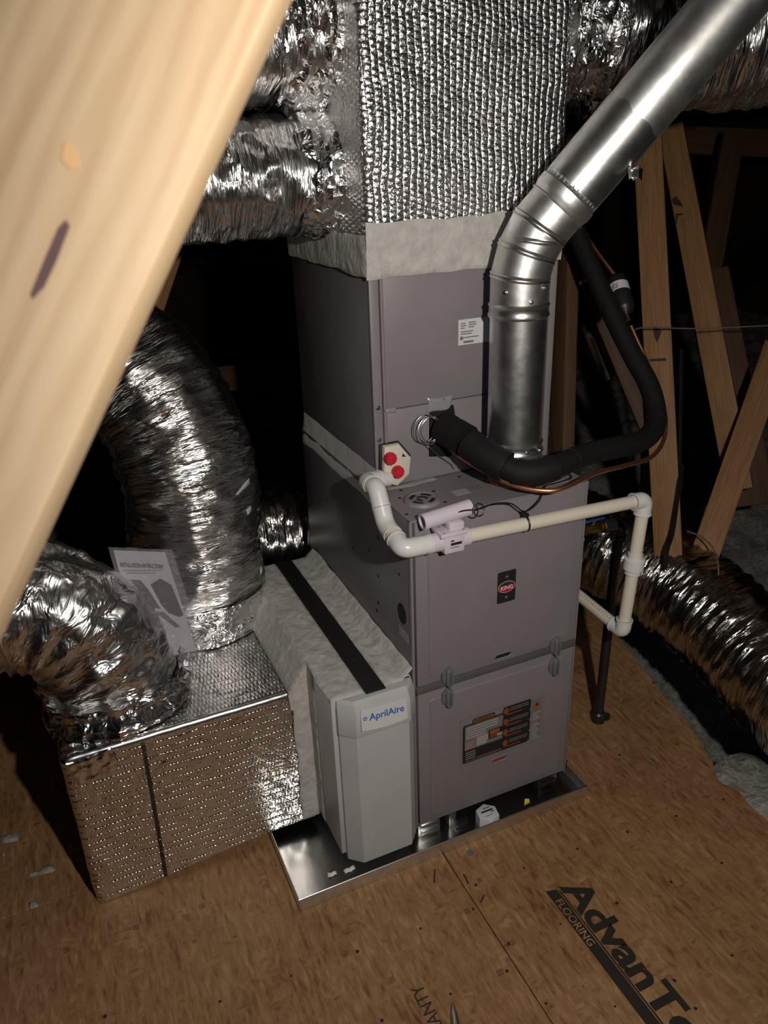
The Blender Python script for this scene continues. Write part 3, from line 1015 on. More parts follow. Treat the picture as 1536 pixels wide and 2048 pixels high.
# ------------------------------------------------------------------ evaporator coil cabinet
CX0, CX1, CY0, CY1, CZ1 = 0.008, 0.472, 0.187, 0.692, 1.425
coil = thing('coil_cabinet', 'grey steel evaporator coil cabinet standing on the furnace', 'coil cabinet', ((CX0 + CX1) / 2, (CY0 + CY1) / 2, FT))
b = MB()
b.box(CX0, CX1, CY0 + 0.008, CY1, FT + 0.001, CZ1, 'grey_paint_shaded', 0.002)
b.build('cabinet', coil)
for x0, x1 in ((CX0, CX0 + 0.021), (CX1 - 0.017, CX1)):
    b = MB()
    b.box(x0, x1, CY0 - 0.001, CY0 + 0.009, FT + 0.001, CZ1, 'grey_paint', 0.0015)
    b.build('corner_post', coil)
for nm, z0, z1 in (('lower_panel', FT + 0.004, 1.0965), ('upper_panel', 1.0985, CZ1)):
    b = MB()
    b.box(CX0 + 0.0235, CX1 - 0.0195, CY0 + 0.001, CY0 + 0.010, z0, z1, 'grey_paint', 0.002)
    # rolled edge beside the corner post
    b.tube([(CX0 + 0.0275, CY0 + 0.001, z0 + 0.001), (CX0 + 0.0275, CY0 + 0.001, z1 - 0.001)], 0.004, 'grey_paint', 12)
    b.build(nm, coil)
def screw(par, p, n=(0, -1, 0), r=0.0042, m='steel'):
    n = Vector(n).normalized()
    p = Vector(p)
    b = MB()
    b.tube([p, p + n * 0.001, p + n * 0.0025], [r * 1.35, r * 1.35, r * 1.25], m, 12)
    b.tube([p + n * 0.0025, p + n * 0.005], [r * 0.85, r * 0.75], m, 6)
    return b.build('screw', par, angle=30)
for z in (1.108, 1.034, 0.962):
    screw(coil, (CX0 + 0.010, CY0 - 0.001, z))
screw(coil, (0.180, CY0 + 0.001, 1.101))
# rating label
b = MB()
def rl(x0, x1, z0, z1, m, lv):
    b.box(x0, x1, CY0 + 0.0010 - 0.0002 * (lv + 1), CY0 + 0.0010 - 0.0002 * lv + 0.0002, z0, z1, m)
rl(0.218, 0.300, 1.219, 1.275, 'white_plastic', 0)
for k, (xa, xb, zz) in enumerate(((0.224, 0.236, 1.266), (0.244, 0.262, 1.267), (0.224, 0.238, 1.261), (0.244, 0.264, 1.262), (0.224, 0.234, 1.256), (0.244, 0.258, 1.257), (0.224, 0.256, 1.248), (0.224, 0.252, 1.243), (0.232, 0.270, 1.235))):
    rl(xa, xb, zz - 0.0012, zz + 0.0012, 'grey_print', 1)
rl(0.231, 0.257, 1.2225, 1.2275, 'grey_print', 1)
b.prism(ngon(0.0045, 16, 0.2265, 1.234), (0, CY0 + 0.0008, 0), FX, FZ, 0.0003, 'grey_print')
o = b.build('rating_label', coil, smooth=False)
o['label'] = 'small white rating label with grey print'
# seal of clear putty and black rubber sheet round the line set
mat('putty', (0.25, 0.25, 0.26), 0.2)
b = MB()
b.patch(lambda u, v, h: Vector((u, CY0 + 0.0005 - h, v)), 0.135, 0.200, 1.072, 1.108, 16, 10, 0.005, 0.012, 'putty', 2.0)
b.build('clear_sealant', coil)
b = MB()
b.patch(lambda u, v, h: Vector((u, CY0 + 0.0005 - h, v)), 0.036, 0.062, 1.088, 1.104, 10, 6, 0.003, 0.006, 'putty', 6.0)
b.build('clear_sealant', coil)
b = MB()
b.prism([(0.142, 0.972), (0.200, 0.962), (0.216, 1.02), (0.205, 1.085), (0.170, 1.092), (0.144, 1.075)], (0, CY0 + 0.0005, 0), FX, FZ, 0.004, 'black_foam', 0.001)
b.build('rubber_grommet', coil)
# drain port plate with two red plugs
b = MB()
pp = [(0.018, 0.935), (0.052, 0.922), (0.083, 0.945), (0.088, 0.985), (0.060, 1.022), (0.022, 1.022)]
b.prism(pp, (0, CY0, 0), FX, FZ, 0.020, 'plate_cream', 0.006)
b.prism([(0.064, 0.992), (0.074, 0.990), (0.066, 1.000)], (0, CY0 - 0.0198, 0), FX, FZ, 0.0008, 'black_print')
b.build('drain_port_plate', coil)
b = MB()
b.prism([(x - 0.006 if x < 0.05 else x + 0.004, z + 0.002) for x, z in pp], (0, CY0 + 0.001, 0), FX, FZ, 0.009, 'black_plastic', 0.002)
b.build('port_gasket', coil)
for x, z in ((0.033, 0.995), (0.050, 0.960)):
    b = MB()
    c = Vector((x, CY0 - 0.020, z))
    b.tube([c, c - Y * 0.006, c - Y * 0.012, c - Y * 0.015, c - Y * 0.0155], [0.0135, 0.0135, 0.0132, 0.0115, 0.001], 'red_plug', 24)
    for k in range(12):
        a = 2 * math.pi * k / 12
        b.box(-0.0012, 0.0012, -0.012, 0.0, 0.0125, 0.0143, 'red_plug', M=Matrix.Translation(c) @ Matrix.Rotation(a, 4, 'Y'))
    b.build('red_plug', coil)
# grey tape over the joint on the air cleaner side, sealant at the foot
b = MB()
b.patch(lambda u, v, h: Vector((-0.0006 - h + 0.0082 * max(0.0, min(1.0, (v - 0.885) / 0.07)), u, v)), 0.19, 0.69, 0.878, 0.966, 50, 10, 0.002, 0.006, 'grey_tape', 4.0)
o = b.build('joint_tape', coil)
b = MB()
b.patch(lambda u, v, h: Vector((u, v, FT + 0.001 + h)), 0.03, 0.16, 0.168, 0.190, 26, 6, 0.005, 0.008, 'putty', 9.0)
b.build('clear_sealant', coil)

# ------------------------------------------------------------------ supply plenum
def foil_box(b, x0, x1, y0, y1, z0, z1, m, step=0.0065, amp=0.003, rad=0.014, seed=0.0, mtop=None, bottom=None):
    """box wrapped in foil: soft corners, slightly quilted sides"""
    def side(pts, zs):
        rings = []
        for z in zs:
            row = []
            for (x, y, n) in pts:
                q = noise.noise((x * 8 + seed, y * 8, z * 8)) * amp + noise.noise((x * 35 + seed, y * 35, z * 35)) * amp * 0.5
                zz = z if bottom is None else z + (1 - (z - z0) / (z1 - z0)) * bottom(x)
                row.append(Vector((x, y, zz)) + n * q)
            rings.append(row)
        return rings
    pts = []
    def edge(xa, ya, xb, yb, n):
        k = max(2, int(math.hypot(xb - xa, yb - ya) / step))
        for i in range(k):
            pts.append((xa + (xb - xa) * i / k, ya + (yb - ya) * i / k, n))
    def arc(cx, cy, a0):
        for i in range(5):
            a = math.radians(a0 + 90 * i / 5)
            n = Vector((math.cos(a), math.sin(a), 0))
            pts.append((cx + rad * n.x, cy + rad * n.y, n))
    edge(x0 + rad, y0, x1 - rad, y0, Vector((0, -1, 0)))
    arc(x1 - rad, y0 + rad, -90)
    edge(x1, y0 + rad, x1, y1 - rad, Vector((1, 0, 0)))
    arc(x1 - rad, y1 - rad, 0)
    edge(x1 - rad, y1, x0 + rad, y1, Vector((0, 1, 0)))
    arc(x0 + rad, y1 - rad, 90)
    edge(x0, y1 - rad, x0, y0 + rad, Vector((-1, 0, 0)))
    arc(x0 + rad, y0 + rad, 180)
    k = int((z1 - z0) / step)
    rings = side(pts, [z0 + (z1 - z0) * i / k for i in range(k + 1)])
    b.loft(rings, m, False)
    return rings
sup = thing('supply_plenum', 'tall supply plenum wrapped in silver bubble foil above the coil cabinet', 'plenum', ((CX0 + CX1) / 2, (CY0 + CY1) / 2, CZ1))
b = MB()
r = foil_box(b, CX0 - 0.004, CX1 + 0.004, CY0 - 0.004, CY1, CZ1 + 0.001, 2.35, 'bubble_foil_tall', 0.0075, 0.004, 0.016, 3.0)
b.add([p for p in r[-1]], [list(range(len(r[-1])))], 'bubble_foil_tall')
b.build('foil_wrap', sup, angle=70)
b = MB()
b.patch(lambda u, v, h: Vector((u, CY0 - 0.006 - h, v)), CX0 - 0.006, CX1 + 0.005, 1.381, 1.489, 90, 20, 0.004, 0.006, 'mastic', 1.0)
b.patch(lambda u, v, h: Vector((CX0 - 0.006 - h, u, v)), CY0 - 0.008, CY1, 1.383, 1.462, 60, 12, 0.004, 0.006, 'mastic', 5.0)
o = b.build('mastic_seal', sup, angle=60)
o['label'] = 'brushed off-white mastic band'

# ------------------------------------------------------------------ flue
flue = thing('flue_pipe', 'galvanized flue pipe rising from the furnace and bending to the roof', 'flue pipe', (0.315, 0.10, FT))
FC = Vector((0.315, 0.10, 0))
R = 0.0605
def ring_tube(p, n, prof, m, par, name, seg=56):
    """surface of revolution: prof = [(height along n, radius)]"""
    p, n = Vector(p), Vector(n).normalized()
    h = Vector((0, 0, 1)) if abs(n.z) < 0.9 else Vector((1, 0, 0))
    u = h.cross(n).normalized()
    w = n.cross(u)
    b = MB()
    b.loft([[p + n * a + (u * math.cos(2 * math.pi * j / seg) + w * math.sin(2 * math.pi * j / seg)) * q for j in range(seg)] for a, q in prof], m, False)
    return b.build(name, par, angle=50)
ring_tube(FC + Z * (FT + 0.001), Z, [(0, 0.058), (0.004, 0.058), (0.006, 0.050), (0.030, 0.050), (0.034, 0.047), (0.06, 0.048)], 'galvanized', flue, 'outlet_collar')
ring_tube(FC + Z * (FT + 0.001), Z, [(0, 0.066), (0.002, 0.066), (0.002, 0.05)], 'copper', flue, 'red_gasket')
ring_tube(FC + Z * 0.960, Z, [(0.0, 0.052), (0.0, R + 0.006), (0.006, R + 0.0085), (0.012, R + 0.006), (0.026, R + 0.004), (0.030, R + 0.007), (0.034, R + 0.004), (0.046, R + 0.003), (0.050, R + 0.005), (0.054, R)], 'galvanized', flue, 'draft_collar')
ring_tube(FC + Z * 1.008, Z, [(0.0, R), (0.145, R), (0.290, R)], 'galvanized', flue, 'lower_pipe')
ring_tube(FC + Z * 1.286, Z, [(0.0, R), (0.001, R + 0.003), (0.006, R + 0.0055), (0.011, R + 0.003), (0.022, R + 0.0025), (0.027, R + 0.005), (0.032, R + 0.001), (0.036, R)], 'galvanized', flue, 'pipe_band')
# adjustable elbow
th, ph = math.radians(41), math.radians(-26)
hd = Vector((math.cos(ph), math.sin(ph), 0))
def dirn(a):
    return Z * math.cos(a) + hd * math.sin(a)
j1 = FC + Z * 1.368
gl = 0.052
j2 = j1 + dirn(th / 3) * gl
j3 = j2 + dirn(2 * th / 3) * gl
end = j3 + dirn(th) * 0.060
UD_DIR = dirn(th)
def mitre(p, a, r):
    n = dirn(a)
    u = n.cross(Vector((-hd.y, hd.x, 0))).normalized()
    w = Vector((-hd.y, hd.x, 0))
    return [p + (u * math.cos(2 * math.pi * j / 56) + w * math.sin(2 * math.pi * j / 56)) * r for j in range(56)]
def gore(rings, m='galvanized_bright', name='elbow_gore'):
    b = MB()
    b.loft(rings, m, False)
    return b.build(name, flue, angle=50)
RE = R + 0.0015
gore([mitre(FC + Z * 1.318, 0, RE), mitre(j1, th / 6, RE)])
gore([mitre(j1, th / 6, RE), mitre(j2, th / 2, RE)])
gore([mitre(j2, th / 2, RE), mitre(j3, th * 5 / 6, RE)])
gore([mitre(j3, th * 5 / 6, RE), mitre(end, th, RE - 0.001)])
def bead(p, a, r, q, name='bead'):
    n = dirn(a)
    gore([mitre(p + n * d, a, r + e) for d, e in ((-q * 1.6, 0.0), (-q, 0.0022), (-q * 0.4, 0.0005), (0, 0.0004), (q * 0.4, 0.0005), (q, 0.0022), (q * 1.6, 0.0))], 'galvanized', name)
bead(j1, th / 6, RE, 0.004)
bead(j2, th / 2, RE, 0.004)
bead(j3, th * 5 / 6, RE, 0.004)
# swivel bead that crosses the last two gores at a slant
bead(j2 + dirn(th * 0.7) * 0.027, th * 0.18, RE + 0.0006, 0.0035, 'slanted_bead')
b0 = end - UD_DIR * 0.012
ring_tube(b0, UD_DIR, [(0, RE), (0.002, RE + 0.003), (0.005, RE), (0.012, RE + 0.002), (0.018, RE + 0.0035), (0.034, RE + 0.0035), (0.036, RE + 0.001), (0.050, RE - 0.001)], 'galvanized_bright', flue, 'crimp_collar')
up0 = end + UD_DIR * 0.030
ring_tube(up0, UD_DIR, [(0.0, R + 0.0015), (0.004, R + 0.002), (0.3, R + 0.002), (0.6, R + 0.002), (1.0, R + 0.002), (3.3, R + 0.002)], 'galvanized_bright', flue, 'upper_pipe', 72)
# crimps between collar and pipe
uu = UD_DIR.cross(Vector((-hd.y, hd.x, 0))).normalized()
ww = Vector((-hd.y, hd.x, 0))
b = MB()
for k in range(36):
    a = 2 * math.pi * k / 36
    d = uu * math.cos(a) + ww * math.sin(a)
    b.tube([b0 + UD_DIR * 0.034 + d * R, b0 + UD_DIR * 0.052 + d * (R + 0.0006)], 0.0022, 'galvanized_bright', 8)
o = b.build('crimp_ridge', flue)
o['kind'] = 'stuff'
# tape sleeve on the lower end of the upper pipe and a torn tab of foil tape
def pipe_pt(s, a, r):
    return up0 + UD_DIR * s + (uu * math.cos(a) + ww * math.sin(a)) * r
b = MB()
nA = 40
A0, A1 = math.radians(-150), math.radians(185)
rows = []
for s in (0.004, 0.05, 0.11, 0.165):
    rows.append([pipe_pt(s + (0.012 * noise.noise((k * 0.3, 1, 1)) if s > 0.15 else 0), A0 + (A1 - A0) * k / nA, R + 0.0032) for k in range(nA + 1)])
b.loft(rows, 'galvanized', False, closed=False)
b.build('foil_tape_sleeve', flue, angle=60)
tp = at(1272, 347, 1.50)
b = MB()
b.patch(lambda u, v, h: tp + (RM @ Vector((u, v, 0.006 * math.sin(u * 400) + h))), -0.013, 0.013, -0.014, 0.014, 8, 8, 0.004, 0.008, 'crumpled_foil', 3.3)
b.build('tape_tab', flue, angle=20)
camh = (CAM - FC).normalized()
def flue_screw(p, n):
    screw(flue, p, n, 0.0034)
for z, a in ((1.345, -150), (1.325, -100), (1.350, -70), (0.998, -95), (0.995, -60), (0.992, -125), (0.974, -118)):
    d = Vector((math.cos(math.radians(a)), math.sin(math.radians(a)), 0))
    flue_screw(FC + Z * z + d * (R + 0.002), d)
for s, a in ((-0.002, 100), (-0.004, 150), (-0.003, 60)):
    a = math.radians(a)
    d = uu * math.cos(a) + ww * math.sin(a)
    flue_screw(up0 + UD_DIR * s + d * (R + 0.0025), d)
for jp, aa, a in ((j2 - dirn(th / 2) * 0.022, th / 2, 150), (j3 - dirn(th * .8) * 0.03, th * 0.7, 160), (end - UD_DIR * 0.028, th, 120)):
    a = math.radians(a)
    n = dirn(aa)
    u2 = n.cross(ww).normalized()
    d = u2 * math.cos(a) + ww * math.sin(a)
    flue_screw(jp + d * (RE + 0.0005), d)

# ------------------------------------------------------------------ air cleaner
AZ0, AZ1 = 0.058, 0.522
ac = thing('air_cleaner', 'white media air cleaner with an angled door between furnace and return plenum', 'air cleaner', (-0.1, 0.33, AZ0))
b = MB()
b.box(-0.200, -0.003, 0.004, 0.665, AZ0, AZ1, 'white_paint', 0.002)
b.build('housing', ac)
b = MB()
sec = [(-0.189, 0.003), (-0.004, 0.003), (-0.004, -0.006), (-0.028, -0.034), (-0.158, -0.034), (-0.189, -0.006)]
b.prism([(x, y) for x, y in sec][::-1], (0, 0, 0.432), X, -Y, 0.0, 'white_paint') if False else None
def sec_loft(prof, m):
    """prof: list of (z, grow, forward)"""
    rings = []
    for z, g, f in prof:
        row = []
        for x, y in sec:
            cx = -0.0965
            row.append(Vector((cx + (x - cx) * (1 + g), y - (f if y < 0 else 0) + (0 if y > 0 else -g * 0.02), z)))
        rings.append(row)
    b.loft(rings, m, True)
sec_loft([(0.040, -0.08, -0.006), (0.046, -0.01, 0.0), (0.052, 0, 0), (0.250, 0, 0), (0.436, 0, 0)], 'white_paint')
b.build('door', ac, angle=25)
b = MB()
sec_loft([(0.432, 0.02, 0.003), (0.440, 0.025, 0.005), (0.495, 0.02, 0.004), (0.516, -0.005, -0.004), (0.522, -0.02, -0.012)], 'white_paint')
hood = b.build('door_hood', ac, angle=25)
# name card standing a little off the hood
cardM = Matrix.Translation((-0.092, -0.0425, 0.4785)) @ Matrix.Rotation(math.radians(2.0), 4, 'Y') @ Matrix.Rotation(math.radians(-6), 4, 'X')
b = MB()
nseg = 16
poly = [(-0.056, 0.026), (-0.056, -0.026)] + [(-0.056 + 0.112 * k / nseg, -0.026 - 0.005 * math.sin(math.pi * k / nseg)) for k in range(1, nseg)] + [(0.056, -0.026), (0.056, 0.026)]
bmv = [cardM @ Vector((x, 0, z)) for x, z in poly] + [cardM @ Vector((x, 0.003, z)) for x, z in poly]
n = len(poly)
b.add(bmv, [list(range(n)), list(range(n, 2 * n))[::-1]] + [[i, (i + 1) % n, n + (i + 1) % n, n + i] for i in range(n)], 'white_plastic')
card = b.build('name_card', ac, smooth=False)
card['label'] = 'white card with blue AprilAire lettering'
q = cardM.to_3x3()
text('AprilAire', 0.0235, cardM @ Vector((0.006, -0.0002, -0.004)), q @ X, q @ Z, 'blue_print', ac, 'name_lettering', 0.0004, 0.0, 0.0004, 1.0, 'CENTER', 0.96)
b = MB()
oo = cardM @ Vector((-0.0465, -0.0002, 0.0035))
for k in range(5):
    a = 2 * math.pi * k / 5 + 0.3
    b.prism(ngon(0.0024, 8, 0.0036 * math.cos(a), 0.0036 * math.sin(a), 0.0015), oo, q @ X, q @ Z, 0.0004, 'blue_print')
b.build('leaf_emblem', ac, smooth=False)
# dark strip along the top, mastic either side of it
b = MB()
b.box(-0.1215, -0.073, -0.012, 0.675, AZ1, AZ1 + 0.004, 'black_plastic', 0.001)
b.build('black_strip', ac)
b = MB()
b.patch(lambda u, v, h: Vector((u, v, AZ1 + h)), -0.204, -0.122, -0.004, 0.672, 20, 120, 0.006, 0.003, 'mastic', 2.2)
b.patch(lambda u, v, h: Vector((u, v, AZ1 + h + max(0, (u + 0.03)) * 0.9)), -0.0725, -0.0015, -0.004, 0.672, 20, 120, 0.006, 0.003, 'mastic', 7.2)
o = b.build('mastic_coat', ac, angle=70)
o['label'] = 'thick off-white mastic brushed over the top seams'
for x, y in ((-0.098, 0.12), (-0.094, 0.36), (-0.1, 0.55)):
    disc(ac, (x, y, AZ1 + 0.004), (0, 0, 1), 0.0022, 'steel', 'rivet', 0.001, 8)

# ------------------------------------------------------------------ return plenum
ret = thing('return_plenum', 'low return plenum box wrapped in silver bubble foil beside the air cleaner', 'plenum', (-0.48, 0.5, 0.0))
RX0, RX1, RY0, RY1, RZ1 = -0.768, -0.206, 0.168, 0.87, 0.445
b = MB()
bot = lambda x: 0.003 + 0.036 * max(0.0, min(1.0, (x + 0.72) / 0.36))
rg = foil_box(b, RX0, RX1, RY0, RY1, 0.0, RZ1 - 0.012, 'bubble_foil_low', 0.008, 0.0030, 0.018, 11.0, None, bot)
wrap = b.build('foil_wrap', ret, angle=70)
b = MB()
cc = Vector(((RX0 + RX1) / 2, (RY0 + RY1) / 2, 0))
rings = []
for k in range(5):
    a = math.pi / 2 * k / 4
    g, h = 0.014 * (1 - math.cos(a)), 0.014 * math.sin(a)
    rings.append([Vector((p.x - g * (1 if p.x > cc.x else -1) * (1 if abs(p.x - cc.x) > 0.2 else 0), p.y - g * (1 if p.y > cc.y else -1) * (1 if abs(p.y - cc.y) > 0.25 else 0), RZ1 - 0.013 + h)) for p in rg[-1]])
b.loft(rings, 'foil_edge', False)
b.build('lid_edge', ret, angle=80)
b = MB()
vs, fs = [], []
nu, nv = 90, 100
for i in range(nu + 1):
    for j in range(nv + 1):
        x, y = RX0 + 0.012 + (RX1 - RX0 - 0.024) * i / nu, RY0 + 0.012 + (RY1 - RY0 - 0.024) * j / nv
        vs.append((x, y, RZ1 + 0.003 * noise.noise((x * 9, y * 9, 3)) + 0.0015 * noise.noise((x * 40, y * 40, 9))))
for i in range(nu):
    for j in range(nv):
        a = i * (nv + 1) + j
        fs.append([a, a + nv + 1, a + nv + 2, a + 1])
b.add(vs, fs, 'bubble_foil_lid')
b.build('lid', ret, angle=80)
# printed seam line down the front
b = MB()
zz = 0.425
k = 0
while zz > 0.03:
    h = random.uniform(0.004, 0.020)
    x = -0.598 - 0.010 * (0.425 - zz) / 0.4 - 0.0
    b.box(x, x + 0.0085, RY0 - 0.0046, RY0 - 0.0040, zz - h, zz, 'ink')
    zz -= h + random.uniform(0.001, 0.003)
b.build('printed_seam_line', ret, smooth=False)
b = MB()
b.patch(lambda u, v, h: Vector((u, RY0 - 0.003 - h - 0.004 * noise.noise((u * 60, v * 60, 1)), v)), RX0 + 0.012, -0.655, 0.372, 0.440, 40, 26, 0.004, 0.020, 'crumpled_foil', 6.4)
b.patch(lambda u, v, h: Vector((u, v, RZ1 + 0.001 + h + 0.004 * noise.noise((u * 60, v * 60, 1)))), RX0 + 0.006, -0.655, RY0 + 0.004, 0.26, 40, 26, 0.004, 0.010, 'crumpled_foil', 9.4)
o = b.build('foil_tape_patch', ret, angle=25)
# mastic collar joining plenum and air cleaner
b = MB()
b.patch(lambda u, v, h: Vector((-0.203 - 0.050 * v - 0.006 * math.sin(v * math.pi), u, AZ1 + 0.004 - (AZ1 - RZ1) * max(0.0, v) ** 0.8 + h)), 0.155, 0.672, 0.0, 1.0, 110, 24, 0.006, 0.006, 'mastic', 3.2)
b.patch(lambda u, v, h: Vector((u + 0.0 * v, RY0 - 0.004 - h, v)), -0.247, -0.200, 0.045, 0.452, 14, 80, 0.005, 0.006, 'mastic', 8.2)
b.patch(lambda u, v, h: Vector((-0.2005 - h, u, v)), 0.118, 0.172, 0.058, AZ1, 14, 80, 0.003, 0.004, 'mastic', 5.5)
b.add([(-0.2005, 0.158, 0.060), (-0.2005, 0.158, AZ1 + 0.004), (-0.215, 0.157, 0.512), (-0.235, 0.156, 0.480), (-0.255, 0.156, 0.450), (-0.250, 0.160, 0.40), (-0.205, 0.160, 0.40)], [[1, 2, 3, 4, 5, 6]], 'mastic')
o = b.build('mastic_collar', ret, angle=70)
o['label'] = 'off-white mastic collar against the air cleaner'

# ------------------------------------------------------------------ flexible ducts
def duct(name, label, pts, r, base, m='duct_foil', collar=None, strap=None, **kw):
    t = thing(name, label, 'duct', base, 'foil flexible ducts')
    b = MB()
    path, fr = wrinkled_duct(b, pts, r, m, **kw)
    b.build('jacket', t, angle=180, base=False)
    if collar:
        for (cp, cr, cm, ck) in collar:
            b = MB()
            wrinkled_duct(b, cp, cr, cm, **ck)
            b.build('taped_collar', t, angle=28, base=False)
    return t
CK = dict(ring=0.006, seg=120, amp=0.012, coil=0.05, fine=1.4, ang=9)
dA = duct('flexible_duct', 'fat foil duct standing on the rear of the return plenum', [(-0.352, 0.63, 0.452), (-0.348, 0.625, 0.62), (-0.338, 0.64, 0.84), (-0.365, 0.70, 1.02), (-0.46, 0.80, 1.17), (-0.66, 0.92, 1.26), (-1.0, 1.02, 1.30)], 0.168, (-0.35, 0.63, RZ1), amp=0.010, seed=1.0,
          collar=[([(-0.352, 0.63, 0.448), (-0.352, 0.63, 0.50), (-0.352, 0.63, 0.545)], lambda f: 0.178 + 0.010 * (1 - f), 'crumpled_foil', dict(CK, seed=21.0, amp=0.007))])
dB = duct('flexible_duct', 'crumpled foil duct curling off the front end of the return plenum', [(-0.628, 0.342, 0.455), (-0.630, 0.342, 0.55), (-0.665, 0.345, 0.655), (-0.78, 0.36, 0.735), (-0.98, 0.40, 0.77), (-1.35, 0.46, 0.77)], 0.140, (-0.63, 0.34, RZ1), amp=0.013, seed=5.0, m='puffed_foil', ang=6, fine=0.8,
          collar=[([(-0.628, 0.342, 0.450), (-0.628, 0.342, 0.49), (-0.628, 0.342, 0.535)], lambda f: 0.158 + 0.010 * math.sin(f * 9), 'crumpled_foil', dict(CK, seed=31.0, amp=0.016))])
dC = duct('flexible_duct', 'foil duct running level into the plenum just above the coil cabinet', [(0.004, 0.40, 1.575), (-0.12, 0.395, 1.575), (-0.35, 0.39, 1.57), (-0.8, 0.42, 1.57), (-1.5, 0.5, 1.6)], 0.113, (-0.3, 0.40, 1.46), amp=0.008, seed=9.0,
          collar=[([(0.003, 0.40, 1.575), (-0.03, 0.398, 1.575), (-0.085, 0.396, 1.575)], lambda f: 0.117 - 0.004 * f, 'crumpled_foil', dict(CK, seed=41.0))])
dD = duct('flexible_duct', 'upper foil duct running level into the plenum over another duct', [(0.004, 0.40, 1.86), (-0.12, 0.395, 1.855), (-0.35, 0.36, 1.84), (-0.8, 0.34, 1.83), (-1.5, 0.36, 1.86)], 0.145, (-0.3, 0.38, 1.70), amp=0.009, seed=13.0,
          collar=[([(0.003, 0.40, 1.86), (-0.05, 0.398, 1.86), (-0.125, 0.392, 1.858)], lambda f: 0.152 - 0.004 * f, 'crumpled_foil', dict(CK, seed=51.0, amp=0.014))])
dE = duct('flexible_duct', 'large foil duct leaving the plenum behind the slanting flue', [(0.472, 0.42, 1.86), (0.60, 0.41, 1.86), (0.80, 0.36, 1.85), (1.1, 0.26, 1.86), (1.7, 0.05, 1.92)], 0.165, (0.9, 0.4, 1.66), amp=0.012, seed=17.0,
          collar=[([(0.476, 0.42, 1.86), (0.56, 0.412, 1.86), (0.67, 0.395, 1.858)], lambda f: 0.172 + 0.006 * math.sin(7 * f), 'crumpled_foil', dict(CK, seed=61.0, amp=0.02))])
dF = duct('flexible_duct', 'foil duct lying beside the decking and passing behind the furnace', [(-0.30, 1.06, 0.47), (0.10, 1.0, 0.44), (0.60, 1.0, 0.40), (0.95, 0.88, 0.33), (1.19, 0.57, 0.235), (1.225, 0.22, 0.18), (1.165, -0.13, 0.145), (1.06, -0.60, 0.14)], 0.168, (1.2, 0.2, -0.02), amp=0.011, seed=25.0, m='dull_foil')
# mastic smears on the fat duct
for (u, v, w, h, s) in ((520, 952, 0.010, 0.022, 1), (488, 976, 0.030, 0.006, 2), (514, 990, 0.008, 0.016, 3), (500, 1020, 0.012, 0.010, 4), (472, 1030, 0.026, 0.008, 5), (524, 1140, 0.006, 0.006, 6)):
    d = RM @ Vector(((u - 768) / FPX, -(v - 1024) / FPX, -1))
    # meet the duct's cylinder round (-0.34, 0.64)
    ax2, ay2 = -0.341, 0.642
    A = d.x ** 2 + d.y ** 2
    Bq = 2 * (d.x * (CAM.x - ax2) + d.y * (CAM.y - ay2))
    Cq = (CAM.x - ax2) ** 2 + (CAM.y - ay2) ** 2 - 0.181 ** 2
    D = Bq * Bq - 4 * A * Cq
    if D < 0:
        continue
    p = CAM + d * ((-Bq - math.sqrt(D)) / (2 * A))
    nn = Vector((p.x - ax2, p.y - ay2, 0)).normalized()
    tt = Vector((-nn.y, nn.x, 0))
    sm_t = MB()
    sm_t.patch(lambda a, c, e: p + tt * a + Z * (c + a * 0.25) + nn * (e - 0.004), -w, w, -h, h, 6, 6, 0.005, 0.006, 'mastic', s * 1.7)
    sm_t.build('mastic_smear', dA, angle=60)

# ------------------------------------------------------------------ condensate drain line
dr = thing('condensate_drain', 'white plastic condensate pipe across the furnace front with a float switch', 'drain pipe', (0.28, -0.02, 0.48))
PR, ER = 0.0155, 0.0200
def pipe(pts, m='pvc_cream', r=PR, name='pipe', par=None):
    b = MB()
    b.tube(pts, r, m, 24)
    return b.build(name, par or dr, angle=50)
def elbow(p0, c, p1, m='pvc_white', rad=0.024, r=ER, rim=True, name='elbow'):
    p0, c, p1 = Vector(p0), Vector(c), Vector(p1)
    b = MB()
    path = fillet([p0, c, p1], rad, 9)
    b.tube(path, r, m, 24)
    if rim:
        for p, q in ((p0, path[1]), (p1, path[-2])):
            d = (q - p).normalized()
            b.tube([p, p + d * 0.004], r + 0.0013, m, 24)
    return b.build(name, dr, angle=50)
yF = -0.0345
k0 = Vector((0.030, CY0 - 0.015, 0.944))
k1 = Vector((-0.032, 0.152, 0.958))
k2 = Vector((-0.032, 0.093, 0.962))
k3 = Vector((-0.032, 0.052, 0.893))
k4 = Vector((-0.032, yF, 0.874))
hz = lambda x: 0.876 - 0.030 * (x / 0.6)
k5 = Vector((0.607, yF + 0.012, hz(0.607)))
k6 = Vector((0.590, yF + 0.018, 0.478))
k7 = Vector((0.578, 0.46, 0.515))
def lerp(a, c, d):
    return a + (c - a).normalized() * d
pipe([k0, lerp(k0, k1, 0.03)], 'pvc_white', 0.018, 'port_adapter')
elbow(lerp(k1, k0, 0.040), k1, lerp(k1, k2, 0.030), 'pvc_white', 0.022, ER, True)
pipe([lerp(k1, k2, 0.026), lerp(k2, k1, 0.022)], 'pvc_primer', PR)
elbow(lerp(k2, k1, 0.026), k2, lerp(k2, k3, 0.042), 'pvc_white', 0.028, ER)
elbow(lerp(k3, k2, 0.040), k3, lerp(k3, k4, 0.038), 'pvc_white', 0.028, ER)
pipe([lerp(k3, k4, 0.034), lerp(k4, k3, 0.034)], 'pvc_primer', PR + 0.001)
elbow(lerp(k4, k3, 0.036), k4, lerp(k4, k5, 0.062), 'pvc_white', 0.032, ER + 0.0005)
h0 = lerp(k4, k5, 0.06)
